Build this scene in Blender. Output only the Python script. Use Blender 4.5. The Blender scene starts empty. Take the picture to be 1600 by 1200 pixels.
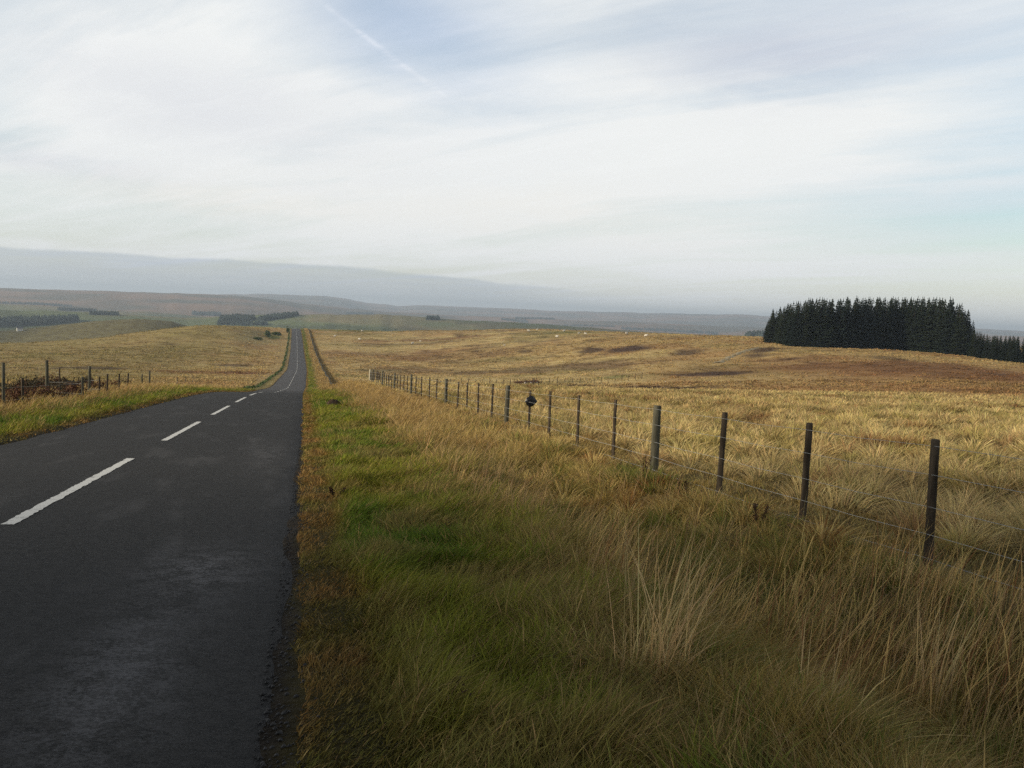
import bpy, math, random
import numpy as np
from mathutils import Vector, Matrix

rng = np.random.default_rng(7)
random.seed(7)
R = math.radians
sc = bpy.context.scene
C = sc.collection

# ------------------------------------------------------------------ camera
F = 1600.0                                   # focal length in photo pixels
YAW, PITCH, ROLL = R(11.528), R(3.927), R(2.5)
fw = np.array([math.sin(YAW)*math.cos(PITCH), math.cos(YAW)*math.cos(PITCH), -math.sin(PITCH)])
r0 = np.array([math.cos(YAW), -math.sin(YAW), 0.0])
u0 = np.cross(r0, fw)
CR = math.cos(ROLL)*r0 + math.sin(ROLL)*u0
CU = -math.sin(ROLL)*r0 + math.cos(ROLL)*u0
cam = bpy.data.cameras.new('camera')
cam.lens = 36.0; cam.sensor_width = 36.0
cam.clip_start = 0.05; cam.clip_end = 40000
camo = bpy.data.objects.new('camera', cam)
C.objects.link(camo)
camo.matrix_world = Matrix(((CR[0], CU[0], -fw[0], 0.0), (CR[1], CU[1], -fw[1], 0.0),
                            (CR[2], CU[2], -fw[2], 0.0), (0, 0, 0, 1)))
sc.camera = camo

# ------------------------------------------------------------------ exposure
sc.view_settings.view_transform = 'Standard'
sc.view_settings.look = 'None'
sc.view_settings.exposure = 0.0
sc.view_settings.gamma = 1.0
sc.render.engine = 'CYCLES'
sc.cycles.use_denoising = False
sc.cycles.max_bounces = 6
sc.cycles.diffuse_bounces = 3
sc.cycles.transmission_bounces = 3
sc.cycles.volume_bounces = 0

# ------------------------------------------------------------------ sun and sky
SUN_AZ, SUN_EL = R(-98), R(17)               # azimuth from +Y towards +X
sun = bpy.data.lights.new('sun', 'SUN')
sun.energy = 5.0; sun.angle = R(0.7); sun.color = (1.0, 0.86, 0.64)
suno = bpy.data.objects.new('sun', sun); C.objects.link(suno)
sd = Vector((math.sin(SUN_AZ)*math.cos(SUN_EL), math.cos(SUN_AZ)*math.cos(SUN_EL), math.sin(SUN_EL)))
suno.rotation_euler = sd.to_track_quat('Z', 'Y').to_euler()
suno.location = (-60, -20, 60)

class NT:
    """small helper to write node graphs as expressions"""
    def __init__(s, tree): s.t = tree; s.n = tree.nodes; s.l = tree.links
    def new(s, typ, **kw):
        n = s.n.new(typ)
        for k, v in kw.items(): setattr(n, k, v)
        return n
    def put(s, sock, v):
        if isinstance(v, bpy.types.NodeSocket): s.l.new(v, sock)
        else: sock.default_value = v
    def m(s, op, a, b=0.0, c=0.0, clamp=False):
        n = s.new('ShaderNodeMath', operation=op, use_clamp=clamp)
        s.put(n.inputs[0], a); s.put(n.inputs[1], b); s.put(n.inputs[2], c)
        return n.outputs[0]
    def mix(s, f, a, b, mode='MIX'):
        n = s.new('ShaderNodeMix', data_type='RGBA', blend_type=mode)
        s.put(n.inputs[0], f); s.put(n.inputs[6], a); s.put(n.inputs[7], b)
        return n.outputs[2]
    def ramp(s, f, lo, hi):
        n = s.new('ShaderNodeMapRange', interpolation_type='SMOOTHSTEP')
        s.put(n.inputs[0], f); s.put(n.inputs[1], lo); s.put(n.inputs[2], hi)
        return n.outputs[0]
    def xyz(s, x, y, z=0.0):
        n = s.new('ShaderNodeCombineXYZ')
        s.put(n.inputs[0], x); s.put(n.inputs[1], y); s.put(n.inputs[2], z)
        return n.outputs[0]
    def noise(s, vec, scale, detail=4.0, rough=0.55, dist=0.0):
        n = s.new('ShaderNodeTexNoise')
        if vec is not None: s.put(n.inputs['Vector'], vec)
        n.inputs['Scale'].default_value = scale; n.inputs['Detail'].default_value = detail
        n.inputs['Roughness'].default_value = rough; n.inputs['Distortion'].default_value = dist
        return n.outputs['Fac']

world = bpy.data.worlds.new('World'); sc.world = world
world.use_nodes = True
wt = world.node_tree; wt.nodes.clear(); w = NT(wt)
tc = w.new('ShaderNodeTexCoord')
sp = w.new('ShaderNodeSeparateXYZ'); wt.links.new(tc.outputs['Generated'], sp.inputs[0])
X, Y, Z = sp.outputs
AZ = w.m('MULTIPLY', w.m('ARCTAN2', X, Y), 57.2958)
EL = w.m('MULTIPLY', w.m('ARCSINE', Z), 57.2958)
zc = w.m('ADD', w.m('MAXIMUM', Z, 0.0), 0.10)
plan = w.xyz(w.m('DIVIDE', X, zc), w.m('DIVIDE', Y, zc))
rotn = w.new('ShaderNodeVectorRotate', rotation_type='Z_AXIS'); rotn.inputs['Angle'].default_value = R(52)
wt.links.new(plan, rotn.inputs['Vector'])
mp = w.new('ShaderNodeMapping'); mp.inputs['Scale'].default_value = (0.42, 1.5, 1.0)
wt.links.new(rotn.outputs[0], mp.inputs['Vector'])
streak = w.noise(mp.outputs[0], 1.1, 10.0, 0.62, 0.5)
broad = w.noise(plan, 0.55, 5.0, 0.5, 0.3)
wisp = w.noise(mp.outputs[0], 4.0, 10.0, 0.66, 0.8)
wob = w.m('MULTIPLY', w.m('SUBTRACT', w.noise(plan, 1.3, 5.0, 0.6), 0.5), 5.0)
def blob(a0, e0, sa, se, tilt=0.0, wv=1.0):
    da = w.m('SUBTRACT', AZ, a0)
    de = w.m('ADD', w.m('SUBTRACT', w.m('SUBTRACT', EL, e0), w.m('MULTIPLY', da, tilt)), w.m('MULTIPLY', wob, wv))
    q = w.m('ADD', w.m('POWER', w.m('ABSOLUTE', w.m('DIVIDE', da, sa)), 2.0), w.m('POWER', w.m('ABSOLUTE', w.m('DIVIDE', de, se)), 2.0))
    return w.m('EXPONENT', w.m('MULTIPLY', q, -1.0))
# veil of thin cloud: how much of the clear sky it hides
veil = w.m('ADD', 0.74, w.m('MULTIPLY', w.m('SUBTRACT', streak, 0.5), 1.3))
veil = w.m('ADD', veil, w.m('MULTIPLY', w.m('SUBTRACT', broad, 0.5), 0.8))
veil = w.m('SUBTRACT', veil, w.m('MULTIPLY', blob(4.5, 15.5, 5.5, 3.6, -0.30), 0.30))
veil = w.m('SUBTRACT', veil, w.m('MULTIPLY', blob(37.0, 6.0, 9.0, 2.4, 0.1, 0.5), 0.30))
veil = w.m('ADD', veil, w.m('MULTIPLY', blob(9.0, 6.5, 15.0, 4.0, -0.1), 0.40))
veil = w.m('ADD', veil, w.m('MULTIPLY', blob(-9.0, 11.0, 9.0, 4.5, -0.1), 0.25))
veil = w.m('ADD', veil, w.m('MULTIPLY', blob(23.0, 10.3, 13.0, 2.2, 0.02), 0.45))
trail = w.m('ADD', blob(2.6, 14.4, 4.0, 0.16, -0.62, 0.05), w.m('MULTIPLY', blob(4.3, 13.2, 0.9, 0.40, -0.3, 0.3), 0.9))
veil = w.m('ADD', veil, w.m('MULTIPLY', w.m('MULTIPLY', trail, w.ramp(wisp, 0.36, 0.62)), 0.25))
veil = w.m('ADD', veil, 0.0, clamp=True)
low = w.ramp(EL, 5.0, 0.5)
veil = w.m('MAXIMUM', veil, w.m('MULTIPLY', low, 0.85))
# grey undersides
grey = w.m('MULTIPLY', blob(25.5, 14.6, 8.0, 2.2, 0.0), 0.75)
grey = w.m('ADD', grey, w.m('MULTIPLY', blob(-6.0, 10.2, 10.0, 2.6, -0.15), 0.34))
grey = w.m('ADD', grey, w.m('MULTIPLY', blob(-13.0, 6.6, 7.0, 0.9, -0.12, 0.5), 0.35))
grey = w.m('MULTIPLY', grey, w.m('ADD', 0.55, w.m('MULTIPLY', wisp, 0.9)))
grey = w.m('ADD', grey, 0.0, clamp=True)
warm = w.m('ADD', blob(-5.0, 5.4, 8.0, 0.9, -0.02, 0.4), w.m('MULTIPLY', blob(13.0, 5.6, 10.0, 1.6), 0.7))
ccol = w.mix(grey, (0.93, 0.945, 0.935, 1), (0.62, 0.64, 0.73, 1))
ccol = w.mix(w.m('MULTIPLY', warm, 0.6, clamp=True), ccol, (0.97, 0.94, 0.87, 1))
ccol = w.mix(w.m('MULTIPLY', w.ramp(wisp, 0.46, 0.66), 0.30), ccol, (0.98, 0.99, 0.98, 1))
ccol = w.mix(w.m('MULTIPLY', blob(4.8, 15.2, 6.0, 3.2, -0.30), 0.85, clamp=True), ccol, (0.66, 0.74, 0.90, 1))
ccol = w.mix(w.m('MULTIPLY', blob(37.0, 6.5, 8.0, 2.6, 0.1, 0.5), 0.5, clamp=True), ccol, (0.66, 0.75, 0.85, 1))
# low bank of stratus over the far hills, sinking to the right
edge = w.m('ADD', 2.25, w.m('MULTIPLY', w.m('MAXIMUM', w.m('SUBTRACT', AZ, 2.0), 0.0), -0.058))
edge = w.m('ADD', edge, w.m('MULTIPLY', w.m('SUBTRACT', w.noise(w.xyz(w.m('MULTIPLY', AZ, 0.16), w.m('MULTIPLY', EL, 0.6)), 1.6, 5.0, 0.6), 0.5), 0.5))
bank = w.m('MULTIPLY', w.ramp(w.m('SUBTRACT', edge, EL), -0.06, 0.16), w.ramp(AZ, 19.0, 8.0))
bank = w.m('MULTIPLY', bank, w.ramp(EL, -0.8, 1.4))
bankf = w.m('MULTIPLY', bank, w.m('ADD', 0.36, w.m('MULTIPLY', w.noise(w.xyz(w.m('MULTIPLY', AZ, 0.12), w.m('MULTIPLY', EL, 2.2)), 1.4, 4.0, 0.6), 0.5)))
ccol = w.mix(bankf, ccol, (0.47, 0.54, 0.65, 1))
veil = w.m('MAXIMUM', veil, bankf)
sky = w.new('ShaderNodeTexSky', sky_type='NISHITA')
sky.sun_disc = False; sky.sun_elevation = SUN_EL; sky.sun_rotation = SUN_AZ % (2*math.pi)
sky.altitude = 300; sky.air_density = 1.2; sky.dust_density = 0.6; sky.ozone_density = 2.5
b1 = w.new('ShaderNodeBackground'); b1.inputs['Strength'].default_value = 0.15
# unseen sky above the frame darkened to cut fill light, leaving the bright rim
over = w.ramp(EL, 19.0, 34.0)
ccol = w.mix(over, ccol, (0.215, 0.225, 0.24, 1))
veil = w.m('MAXIMUM', veil, w.m('MULTIPLY', over, 0.92))
wt.links.new(sky.outputs[0], b1.inputs['Color'])
b2 = w.new('ShaderNodeBackground'); b2.inputs['Strength'].default_value = 1.0
wt.links.new(ccol, b2.inputs['Color'])
ms = w.new('ShaderNodeMixShader')
wt.links.new(veil, ms.inputs[0]); wt.links.new(b1.outputs[0], ms.inputs[1]); wt.links.new(b2.outputs[0], ms.inputs[2])
wo = w.new('ShaderNodeOutputWorld'); wt.links.new(ms.outputs[0], wo.inputs['Surface'])

# ------------------------------------------------------------------ numeric helpers
_tab = np.random.default_rng(3).random((256, 256))
def vnoise(x, y, seed=0):
    x = np.asarray(x, float) + seed*37.17; y = np.asarray(y, float) + seed*91.73
    xi = np.floor(x).astype(np.int64); yi = np.floor(y).astype(np.int64)
    fx = x-xi; fy = y-yi
    fx = fx*fx*(3-2*fx); fy = fy*fy*(3-2*fy)
    a = _tab[xi & 255, yi & 255]; b = _tab[(xi+1) & 255, yi & 255]
    c = _tab[xi & 255, (yi+1) & 255]; d = _tab[(xi+1) & 255, (yi+1) & 255]
    return (a*(1-fx)+b*fx)*(1-fy) + (c*(1-fx)+d*fx)*fy
def fbm(x, y, seed=0, octv=4):
    s = 0; a = 0.5; t = 0
    for k in range(octv):
        s = s + a*vnoise(x*2**k, y*2**k, seed+k*5); t += a; a *= 0.5
    return s/t
def sstep(a, b, x):
    t = np.clip((x-a)/(b-a), 0, 1); return t*t*(3-2*t)
def smooth_profile(pts, sig):
    xs = np.arange(-300, 3000, 2.0)
    ys = np.interp(xs, [p[0] for p in pts], [p[1] for p in pts])
    k = np.exp(-0.5*(np.arange(-60, 61)*2.0/sig)**2); k /= k.sum()
    yp = np.pad(ys, 60, mode='edge')
    return xs, np.convolve(yp, k, 'valid')
_P = smooth_profile([(-300, 9), (-40, 0.72), (0, -1.57), (58, -4.95), (100, -8.55), (160, -12.9), (285, -17.9), (400, -18.7),
                     (500, -17.0), (600, -14.6), (650, -15.0), (760, -22), (900, -45), (1100, -75), (3000, -75)], 9)
_FR = smooth_profile([(-300, 7), (-40, 0.4), (0, -1.57), (40, -4.2), (100, -7.1), (180, -8.3), (265, -6.2), (350, -5.2), (450, -6.0),
                      (560, -8.0), (640, -9.5), (760, -22), (900, -45), (1100, -75), (3000, -75)], 9)
_LF = smooth_profile([(-300, 9), (-40, 0.72), (0, -1.57), (58, -4.95), (100, -8.4), (160, -12.6), (250, -17.8), (350, -20.5), (440, -20.6),
                      (520, -25), (640, -38), (760, -48), (900, -60), (1100, -75), (3000, -75)], 9)
_O = smooth_profile([(-300, 0), (110, 0), (160, 0.3), (285, 0.8), (400, -0.1), (500, -1.1), (600, -2.3), (700, -4), (3000, -4)], 14)
def edge_r(v): return np.interp(v, [0, 5, 10, 25], [-0.17, -0.14, -0.09, 0.0])
def off(v): return np.interp(v, *_O)
def az_of_px(x): return np.degrees(YAW) + np.degrees(np.arctan((np.asarray(x, float)-800)/F))
RIDGES = [  # distance, half width, (photo column, rise of the crest over eye level in px of the photo)
    (1000, 230, [(-900, -70), (-200, -62), (0, -56), (100, -44), (150, -37), (210, -31), (265, -34), (310, -44), (360, -60), (480, -90), (3000, -90)]),
    (2000, 620, [(-900, -24), (0, -26), (130, -24), (290, -27), (350, -21), (430, -16), (480, -14), (600, -9), (700, -12.5), (850, -14), (950, -17), (1100, -19), (1200, -16), (1600, -14), (2600, -14)]),
    (3100, 700, [(-900, -14), (0, -17), (90, -19), (140, -23), (230, -21), (330, -26), (500, -30), (3000, -30)]),
    (5600, 1700, [(-900, 0), (0, 4), (200, 8.5), (330, 11), (400, 9), (450, 4), (520, -1), (600, -5), (700, -6), (900, -5), (1000, -4), (1200, -5), (1600, -1), (2600, 0)]),
    (10500, 2600, [(-900, 2), (0, 2), (300, 8), (420, 13), (500, 13.5), (540, 10.5), (570, 6.5), (620, 4.5), (660, 7), (760, 8), (900, 8), (1000, 10), (1100, 12), (1160, 14), (1210, 13), (1300, 10), (1450, 7.5), (1600, 7), (2600, 8)]),
]
def height(u, v, micro=False):
    u = np.asarray(u, float); v = np.asarray(v, float)
    ue = u - off(v)
    P = np.interp(v, *_P)
    s = sstep(22, 150, u); z = P*(1-s) + np.interp(v, *_FR)*s
    sl = sstep(30, 140, -u); z = z*(1-sl) + np.interp(v, *_LF)*sl
    z = z + 5.6*np.exp(-((u+48)/34)**2 - ((v-490)/85)**2)*sstep(5, 26, np.abs(ue+2.5))
    z = z + 1.15*np.exp(-((v-102)/30)**2)*sstep(1.5, 5.5, ue)*sstep(130, 60, u)
    far = np.hypot(u, v); azd = np.degrees(np.arctan2(u, v))
    # rolling ground of the moor
    side = sstep(7, 40, np.abs(ue+2.5))
    z = z + side*sstep(60, 200, v)*(fbm(u/38, v/70, 2, 3)-0.5)*1.7*sstep(1400, 700, v)
    z = z + side*sstep(8, 30, far)*sstep(900, 500, v)*(fbm(u/7, v/9, 4, 3)-0.5)*0.55
    # hills beyond the valley
    hills = np.full_like(z, -90.0)
    for k, (D, W, pr) in enumerate(RIDGES):
        e = np.interp(azd, az_of_px([p[0] for p in pr]), [p[1] for p in pr])
        e = e + (vnoise(azd*1.7, azd*0+k, 11+k)-0.5)*1.4*(1 if k < 3 else 0.8)
        top = e/F*D
        drop = (far-D)/W
        zz = top - np.where(drop < 0, 75*np.abs(drop)**1.5, 60*np.abs(drop)**1.7)
        zz = zz + (fbm(u/(W*.45), v/(W*.45), 20+k, 4)-0.5)*W*(0.016, 0.008, 0.012, 0.011, 0.010)[k]
        hills = np.maximum(hills, zz)
    fm = sstep(690, 860, far)
    z = np.where(far > 690, np.maximum(z*(1-fm)+np.maximum(z, -75)*fm, np.where(fm > 0.02, hills*fm+(1-fm)*z, z)), z)
    # road bed, verge, ditch
    ed = np.maximum(ue-edge_r(v), -5.15-ue)
    if micro:
        n = (fbm(u*0.9, v*0.55, 8, 3)-0.5)*0.30 + (vnoise(u*4, v*2.2, 9)-0.5)*0.08*sstep(25, 10, far)
        lift = sstep(-0.35, 0.25, ed+n)*0.11 - 0.075
        z = np.where(v < 900, z + lift, z)
        near = sstep(45, 20, far)
        z = z + near*sstep(0.25, 0.8, ed)*(fbm(u*1.4, v*1.4, 6, 3)-0.42)*0.16
        z = z + near*sstep(5.4, 7.5, ue)*(fbm(u*1.1, v*1.1, 16, 2)-0.4)*0.22
    z = z - sstep(2.0, 3.1, ue)*sstep(4.9, 3.7, ue)*0.30*sstep(32, 12, v)
    return z
def h1(u, v): return float(height(np.array([u]), np.array([v]))[0])
def ray(px, py):
    d = fw[None, :] + ((np.atleast_1d(px)-800)/F)[:, None]*CR - ((np.atleast_1d(py)-600)/F)[:, None]*CU
    return d/np.linalg.norm(d, axis=1)[:, None]
def site(px, py):
    """where lines of sight through points of the photo meet the ground"""
    d = ray(np.asarray(px, float), np.asarray(py, float)); n = len(d)
    ts = 2.0*1.012**np.arange(0, 745)
    out = np.full(n, np.nan)
    for i in range(n):
        p = d[i][None, :]*ts[:, None]
        g = p[:, 2]-height(p[:, 0], p[:, 1])
        k = np.argmax(g < 0)
        if g[k] < 0 and k > 0:
            a, b = ts[k-1], ts[k]
            t = a+(b-a)*g[k-1]/(g[k-1]-g[k]); out[i] = t
    return d*out[:, None]
def site1(px, py):
    p = site([px], [py])[0]; return p

# ------------------------------------------------------------------ object helpers
def tag(o, label=None, cat=None, group=None, kind=None):
    if label: o['label'] = label
    if cat: o['category'] = cat
    if group: o['group'] = group
    if kind: o['kind'] = kind
    return o
def empty(name, loc, rz=0.0):
    o = bpy.data.objects.new(name, None); C.objects.link(o)
    o.location = loc; o.rotation_euler = (0, 0, rz); o.empty_display_size = 0.2
    return o
def mesh_np(name, co, tris, col=None, smooth=False):
    me = bpy.data.meshes.new(name)
    co = np.ascontiguousarray(co, np.float32); tris = np.ascontiguousarray(tris, np.int32)
    me.vertices.add(len(co)); me.vertices.foreach_set('co', co.ravel())
    me.loops.add(tris.size); me.loops.foreach_set('vertex_index', tris.ravel())
    me.polygons.add(len(tris)); me.polygons.foreach_set('loop_start', np.arange(0, tris.size, tris.shape[1], dtype=np.int32))
    if col is not None:
        at = me.attributes.new('Col', 'FLOAT_COLOR', 'POINT')
        c4 = np.ones((len(co), 4), np.float32); c4[:, :3] = col
        at.data.foreach_set('color', c4.ravel())
    me.update(calc_edges=True)
    me.polygons.foreach_set('use_smooth', np.full(len(tris), smooth, dtype=bool))
    return me
def link(name, me, mat, parent=None, loc=None):
    o = bpy.data.objects.new(name, me); C.objects.link(o)
    if mat is not None and not me.materials: me.materials.append(mat)
    if parent is not None: o.parent = parent
    if loc is not None: o.location = loc
    return o
class MB:
    """collects vertices and faces of one mesh"""
    def __init__(s): s.v = []; s.f = []
    def tube(s, pts, rad, n=6, cap=True, jit=0.0):
        pts = [Vector(p) for p in pts]; b = len(s.v)
        for i, p in enumerate(pts):
            d = (pts[min(i+1, len(pts)-1)]-pts[max(i-1, 0)]).normalized()
            a = d.orthogonal().normalized() if abs(d.z) < 0.9 else Vector((1, 0, 0))
            a = (a-d*a.dot(d)).normalized(); c = d.cross(a)
            for k in range(n):
                t = 2*math.pi*k/n; q = rad[i]*(1+random.uniform(-jit, jit))
                s.v.append(p+a*math.cos(t)*q+c*math.sin(t)*q)
        for i in range(len(pts)-1):
            for k in range(n):
                s.f.append((b+i*n+k, b+i*n+(k+1) % n, b+(i+1)*n+(k+1) % n, b+(i+1)*n+k))
        if cap:
            s.f.append(tuple(b+k for k in range(n))[::-1]); e = b+(len(pts)-1)*n
            s.f.append(tuple(e+k for k in range(n)))
    def tri(s, *p):
        b = len(s.v); s.v.extend(Vector(q) for q in p); s.f.append(tuple(range(b, b+len(p))))
    def mesh(s, name, smooth=False):
        me = bpy.data.meshes.new(name); me.from_pydata([tuple(p) for p in s.v], [], s.f); me.update()
        me.polygons.foreach_set('use_smooth', [smooth]*len(me.polygons))
        return me
    def build(s, name, mat, parent=None, smooth=False, loc=None): return link(name, s.mesh(name, smooth), mat, parent, loc)

def new_mat(name):
    m = bpy.data.materials.new(name); m.use_nodes = True
    t = NT(m.node_tree); b = m.node_tree.nodes['Principled BSDF']
    b.inputs['Specular IOR Level'].default_value = 0.25; b.inputs['Roughness'].default_value = 0.8
    return m, t, b
def plain(name, col, rough=0.8, scale=8.0, var=0.35, spec=0.25, stretch=None, bump=0.0):
    m, t, b = new_mat(name)
    tcn = t.new('ShaderNodeTexCoord'); vec = tcn.outputs['Object']
    if stretch:
        mpn = t.new('ShaderNodeMapping'); mpn.inputs['Scale'].default_value = stretch
        t.l.new(vec, mpn.inputs['Vector']); vec = mpn.outputs[0]
    f = t.noise(vec, scale, 5, 0.6)
    lo = tuple(c*(1-var) for c in col)+(1,); hi = tuple(min(1, c*(1+var)) for c in col)+(1,)
    t.l.new(t.mix(t.ramp(f, 0.3, 0.7), lo, hi), b.inputs['Base Color'])
    b.inputs['Roughness'].default_value = rough; b.inputs['Specular IOR Level'].default_value = spec
    if bump:
        bn = t.new('ShaderNodeBump'); bn.inputs['Strength'].default_value = bump; bn.inputs['Distance'].default_value = 0.02
        t.l.new(f, bn.inputs['Height']); t.l.new(bn.outputs[0], b.inputs['Normal'])
    return m
def grass_mat(name, trans=0.3):
    m, t, b = new_mat(name)
    a = t.new('ShaderNodeAttribute', attribute_name='Col')
    t.l.new(a.outputs['Color'], b.inputs['Base Color'])
    b.inputs['Roughness'].default_value = 0.75; b.inputs['Specular IOR Level'].default_value = 0.12
    tr = t.new('ShaderNodeBsdfTranslucent'); t.l.new(a.outputs['Color'], tr.inputs['Color'])
    mx = t.new('ShaderNodeMixShader'); mx.inputs[0].default_value = trans
    t.l.new(b.outputs[0], mx.inputs[1]); t.l.new(tr.outputs[0], mx.inputs[2])
    t.l.new(mx.outputs[0], m.node_tree.nodes['Material Output'].inputs['Surface'])
    return m
M_GRASS = grass_mat('grass blades')
M_WOOD = plain('weathered post wood', (0.062, 0.048, 0.034), 0.9, 14, 0.55, 0.15, (1, 1, 0.12), 0.5)
M_WOODG = plain('grey green post wood', (0.085, 0.080, 0.058), 0.9, 14, 0.45, 0.15, (1, 1, 0.12), 0.5)
M_PALE = plain('pale post wood', (0.42, 0.38, 0.28), 0.9, 10, 0.25, 0.15, (1, 1, 0.2), 0.3)
M_WIRE = plain('galvanised wire', (0.32, 0.33, 0.33), 0.5, 30, 0.2, 0.5)
M_BARK = plain('conifer bark', (0.06, 0.045, 0.035), 0.95, 6, 0.4, 0.1)
M_NEEDLE = plain('dark conifer needles', (0.014, 0.024, 0.014), 0.85, 0.35, 0.5, 0.15)
nt_ = M_NEEDLE.node_tree; t = NT(nt_); b = nt_.nodes['Principled BSDF']; oi = t.new('ShaderNodeObjectInfo')
src = b.inputs['Base Color'].links[0].from_socket          # every tree a slightly different green
nt_.links.new(t.mix(1.0, src, t.mix(oi.outputs['Random'], (0.65, 0.75, 0.75, 1), (1.55, 1.30, 1.0, 1)), 'MULTIPLY'), b.inputs['Base Color'])
M_NEEDLEFAR = plain('distant conifer needles', (0.034, 0.048, 0.040), 0.9, 0.02, 0.4, 0.1)
M_STONE = plain('dark field stone', (0.040, 0.040, 0.030), 0.9, 2.5, 0.5, 0.2, None, 0.6)
M_PALESTONE = plain('pale field stone', (0.36, 0.34, 0.31), 0.9, 3, 0.35, 0.2)
M_PLASTIC = plain('black sheet plastic', (0.008, 0.009, 0.012), 0.4, 9, 0.3, 0.4)
M_WOOL = plain('sheep wool', (0.66, 0.62, 0.54), 0.95, 6, 0.15, 0.1, None, 0.4)
M_FACE = plain('sheep face', (0.10, 0.085, 0.07), 0.9, 8, 0.3, 0.1)
M_EARTH = plain('dark peaty earth', (0.050, 0.034, 0.023), 0.95, 16, 0.55, 0.1, None, 0.9)
M_GORSE = plain('dark bush leaves', (0.075, 0.060, 0.034), 0.85, 3, 0.6, 0.15)
M_HAWTHORN = plain('hawthorn leaves', (0.07, 0.10, 0.035), 0.85, 1.0, 0.5, 0.15)
M_TWIG = plain('dead brown twigs', (0.10, 0.05, 0.03), 0.9, 4, 0.5, 0.1)
M_DOCK = plain('dry dock stalks', (0.05, 0.028, 0.018), 0.9, 20, 0.4, 0.1)
M_RENDER = plain('whitewashed wall', (0.70, 0.69, 0.64), 0.9, 1, 0.1, 0.2)
M_SLATE = plain('slate roof', (0.12, 0.12, 0.13), 0.7, 2, 0.2, 0.3)
M_DARKGLASS = plain('dark window glass', (0.03, 0.035, 0.04), 0.2, 2, 0.2, 0.5)

# ------------------------------------------------------------------ colours of the moor (what grows where)
STRAW = np.array([0.58, 0.450, 0.205]); TAN = np.array([0.41, 0.295, 0.130]); RED = np.array([0.27, 0.128, 0.055])
OLIVE = np.array([0.19, 0.165, 0.055]); HEATH = np.array([0.085, 0.052, 0.035]); GREEN = np.array([0.105, 0.145, 0.028])
PALE = np.array([0.46, 0.37, 0.19])
def mixc(a, b, f): return a*(1-f[..., None]) + b*f[..., None]
_patch_spec = [  # heather and rush beds: photo column, row, half width, half height, strength, kind
    (925, 547, 24, 5, .9, 0), (985, 546, 36, 5, 1, 0), (820, 549, 14, 3, .7, 0), (1070, 552, 26, 5, .85, 0), (745, 548, 10, 2, .7, 0),
    (1195, 547, 22, 4, .9, 0), (1185, 556, 30, 2.5, .8, 0), (1235, 561, 20, 2, .7, 0), (1100, 585, 60, 3.2, 1, 0), (1150, 583, 40, 2, .7, 0),
    (900, 604, 40, 2.0, .8, 0), (1000, 606, 60, 2.6, .9, 0), (1075, 607, 60, 2.4, .9, 0), (960, 590, 30, 3, .55, 2),
    (850, 576, 210, 5.5, .60, 0), (640, 580, 90, 6, .45, 0), (380, 583, 50, 2.2, .9, 1), (290, 582, 50, 2, .6, 1), (370, 571, 36, 2, .7, 0),
    (100, 575, 110, 1.8, .75, 0), (75, 525, 70, 3, .8, 1), (150, 523, 60, 2.2, .8, 1), (20, 522, 50, 2, .7, 1), (270, 537, 22, 1.4, .6, 0),
    (300, 521, 7, 1, .8, 0), (600, 514, 60, 1.6, .8, 2), (560, 517, 90, 3, .6, 2), (680, 531, 110, 2.0, .7, 1), (630, 538, 90, 1.6, .5, 0),
    (560, 553, 60, 3, .35, 0), (700, 556, 120, 9, .4, 1), (1250, 560, 90, 4, .5, 1), (1290, 575, 120, 7, .75, 1), (1450, 575, 160, 9, .8, 1),
    (1540, 590, 90, 7, .8, 1), (1400, 562, 40, 1.6, .6, 0), (1560, 585, 30, 1.6, .7, 0), (1420, 570, 30, 1.4, .5, 0), (1320, 594, 40, 2, .6, 1),
    (900, 516, 110, 1.4, .7, 0), (880, 519, 30, 1.2, .6, 2), (430, 527, 22, 4, .8, 2), (880, 520, 90, 3, .35, 2), (1530, 705, 35, 8, .8, 0),
    (1180, 660, 22, 9, .7, 1), (1395, 675, 14, 5, .6, 1), (1150, 640, 20, 5, .5, 1)]
_ps = np.array([s[:2] for s in _patch_spec], float)
_c = site(_ps[:, 0], _ps[:, 1])
_hh = np.array([s[3] for s in _patch_spec], float)
_a = site(_ps[:, 0], _ps[:, 1]+_hh); _b = site(_ps[:, 0], _ps[:, 1]-_hh)
PATCH = []
for i, s in enumerate(_patch_spec):
    if np.isnan(_c[i]).any(): continue
    d = math.hypot(_c[i][0], _c[i][1])
    da = math.hypot(_a[i][0], _a[i][1]) if not np.isnan(_a[i]).any() else d*0.9
    db = math.hypot(_b[i][0], _b[i][1]) if not np.isnan(_b[i]).any() else d*1.1
    if db > 700: db = d+(d-da)
    PATCH.append((_c[i][0], _c[i][1], s[2]/F*d, max(0.5*(db-da), 0.5), s[4], s[5]))
def patches(u, v):
    res = [np.zeros_like(u), np.zeros_like(u), np.zeros_like(u)]
    wob = (fbm(u/5, v/9, 31, 3)-0.5)*1.5
    for cx, cy, ru, rv, st, kind in PATCH:
        al = math.atan2(cx, cy)
        du = (u-cx)*math.cos(al) - (v-cy)*math.sin(al); dv = (u-cx)*math.sin(al) + (v-cy)*math.cos(al)
        q = np.sqrt((du/ru)**2 + (dv/rv)**2) + wob*0.8
        res[kind] = np.maximum(res[kind], st*sstep(1.25, 0.55, q))
    return res
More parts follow.
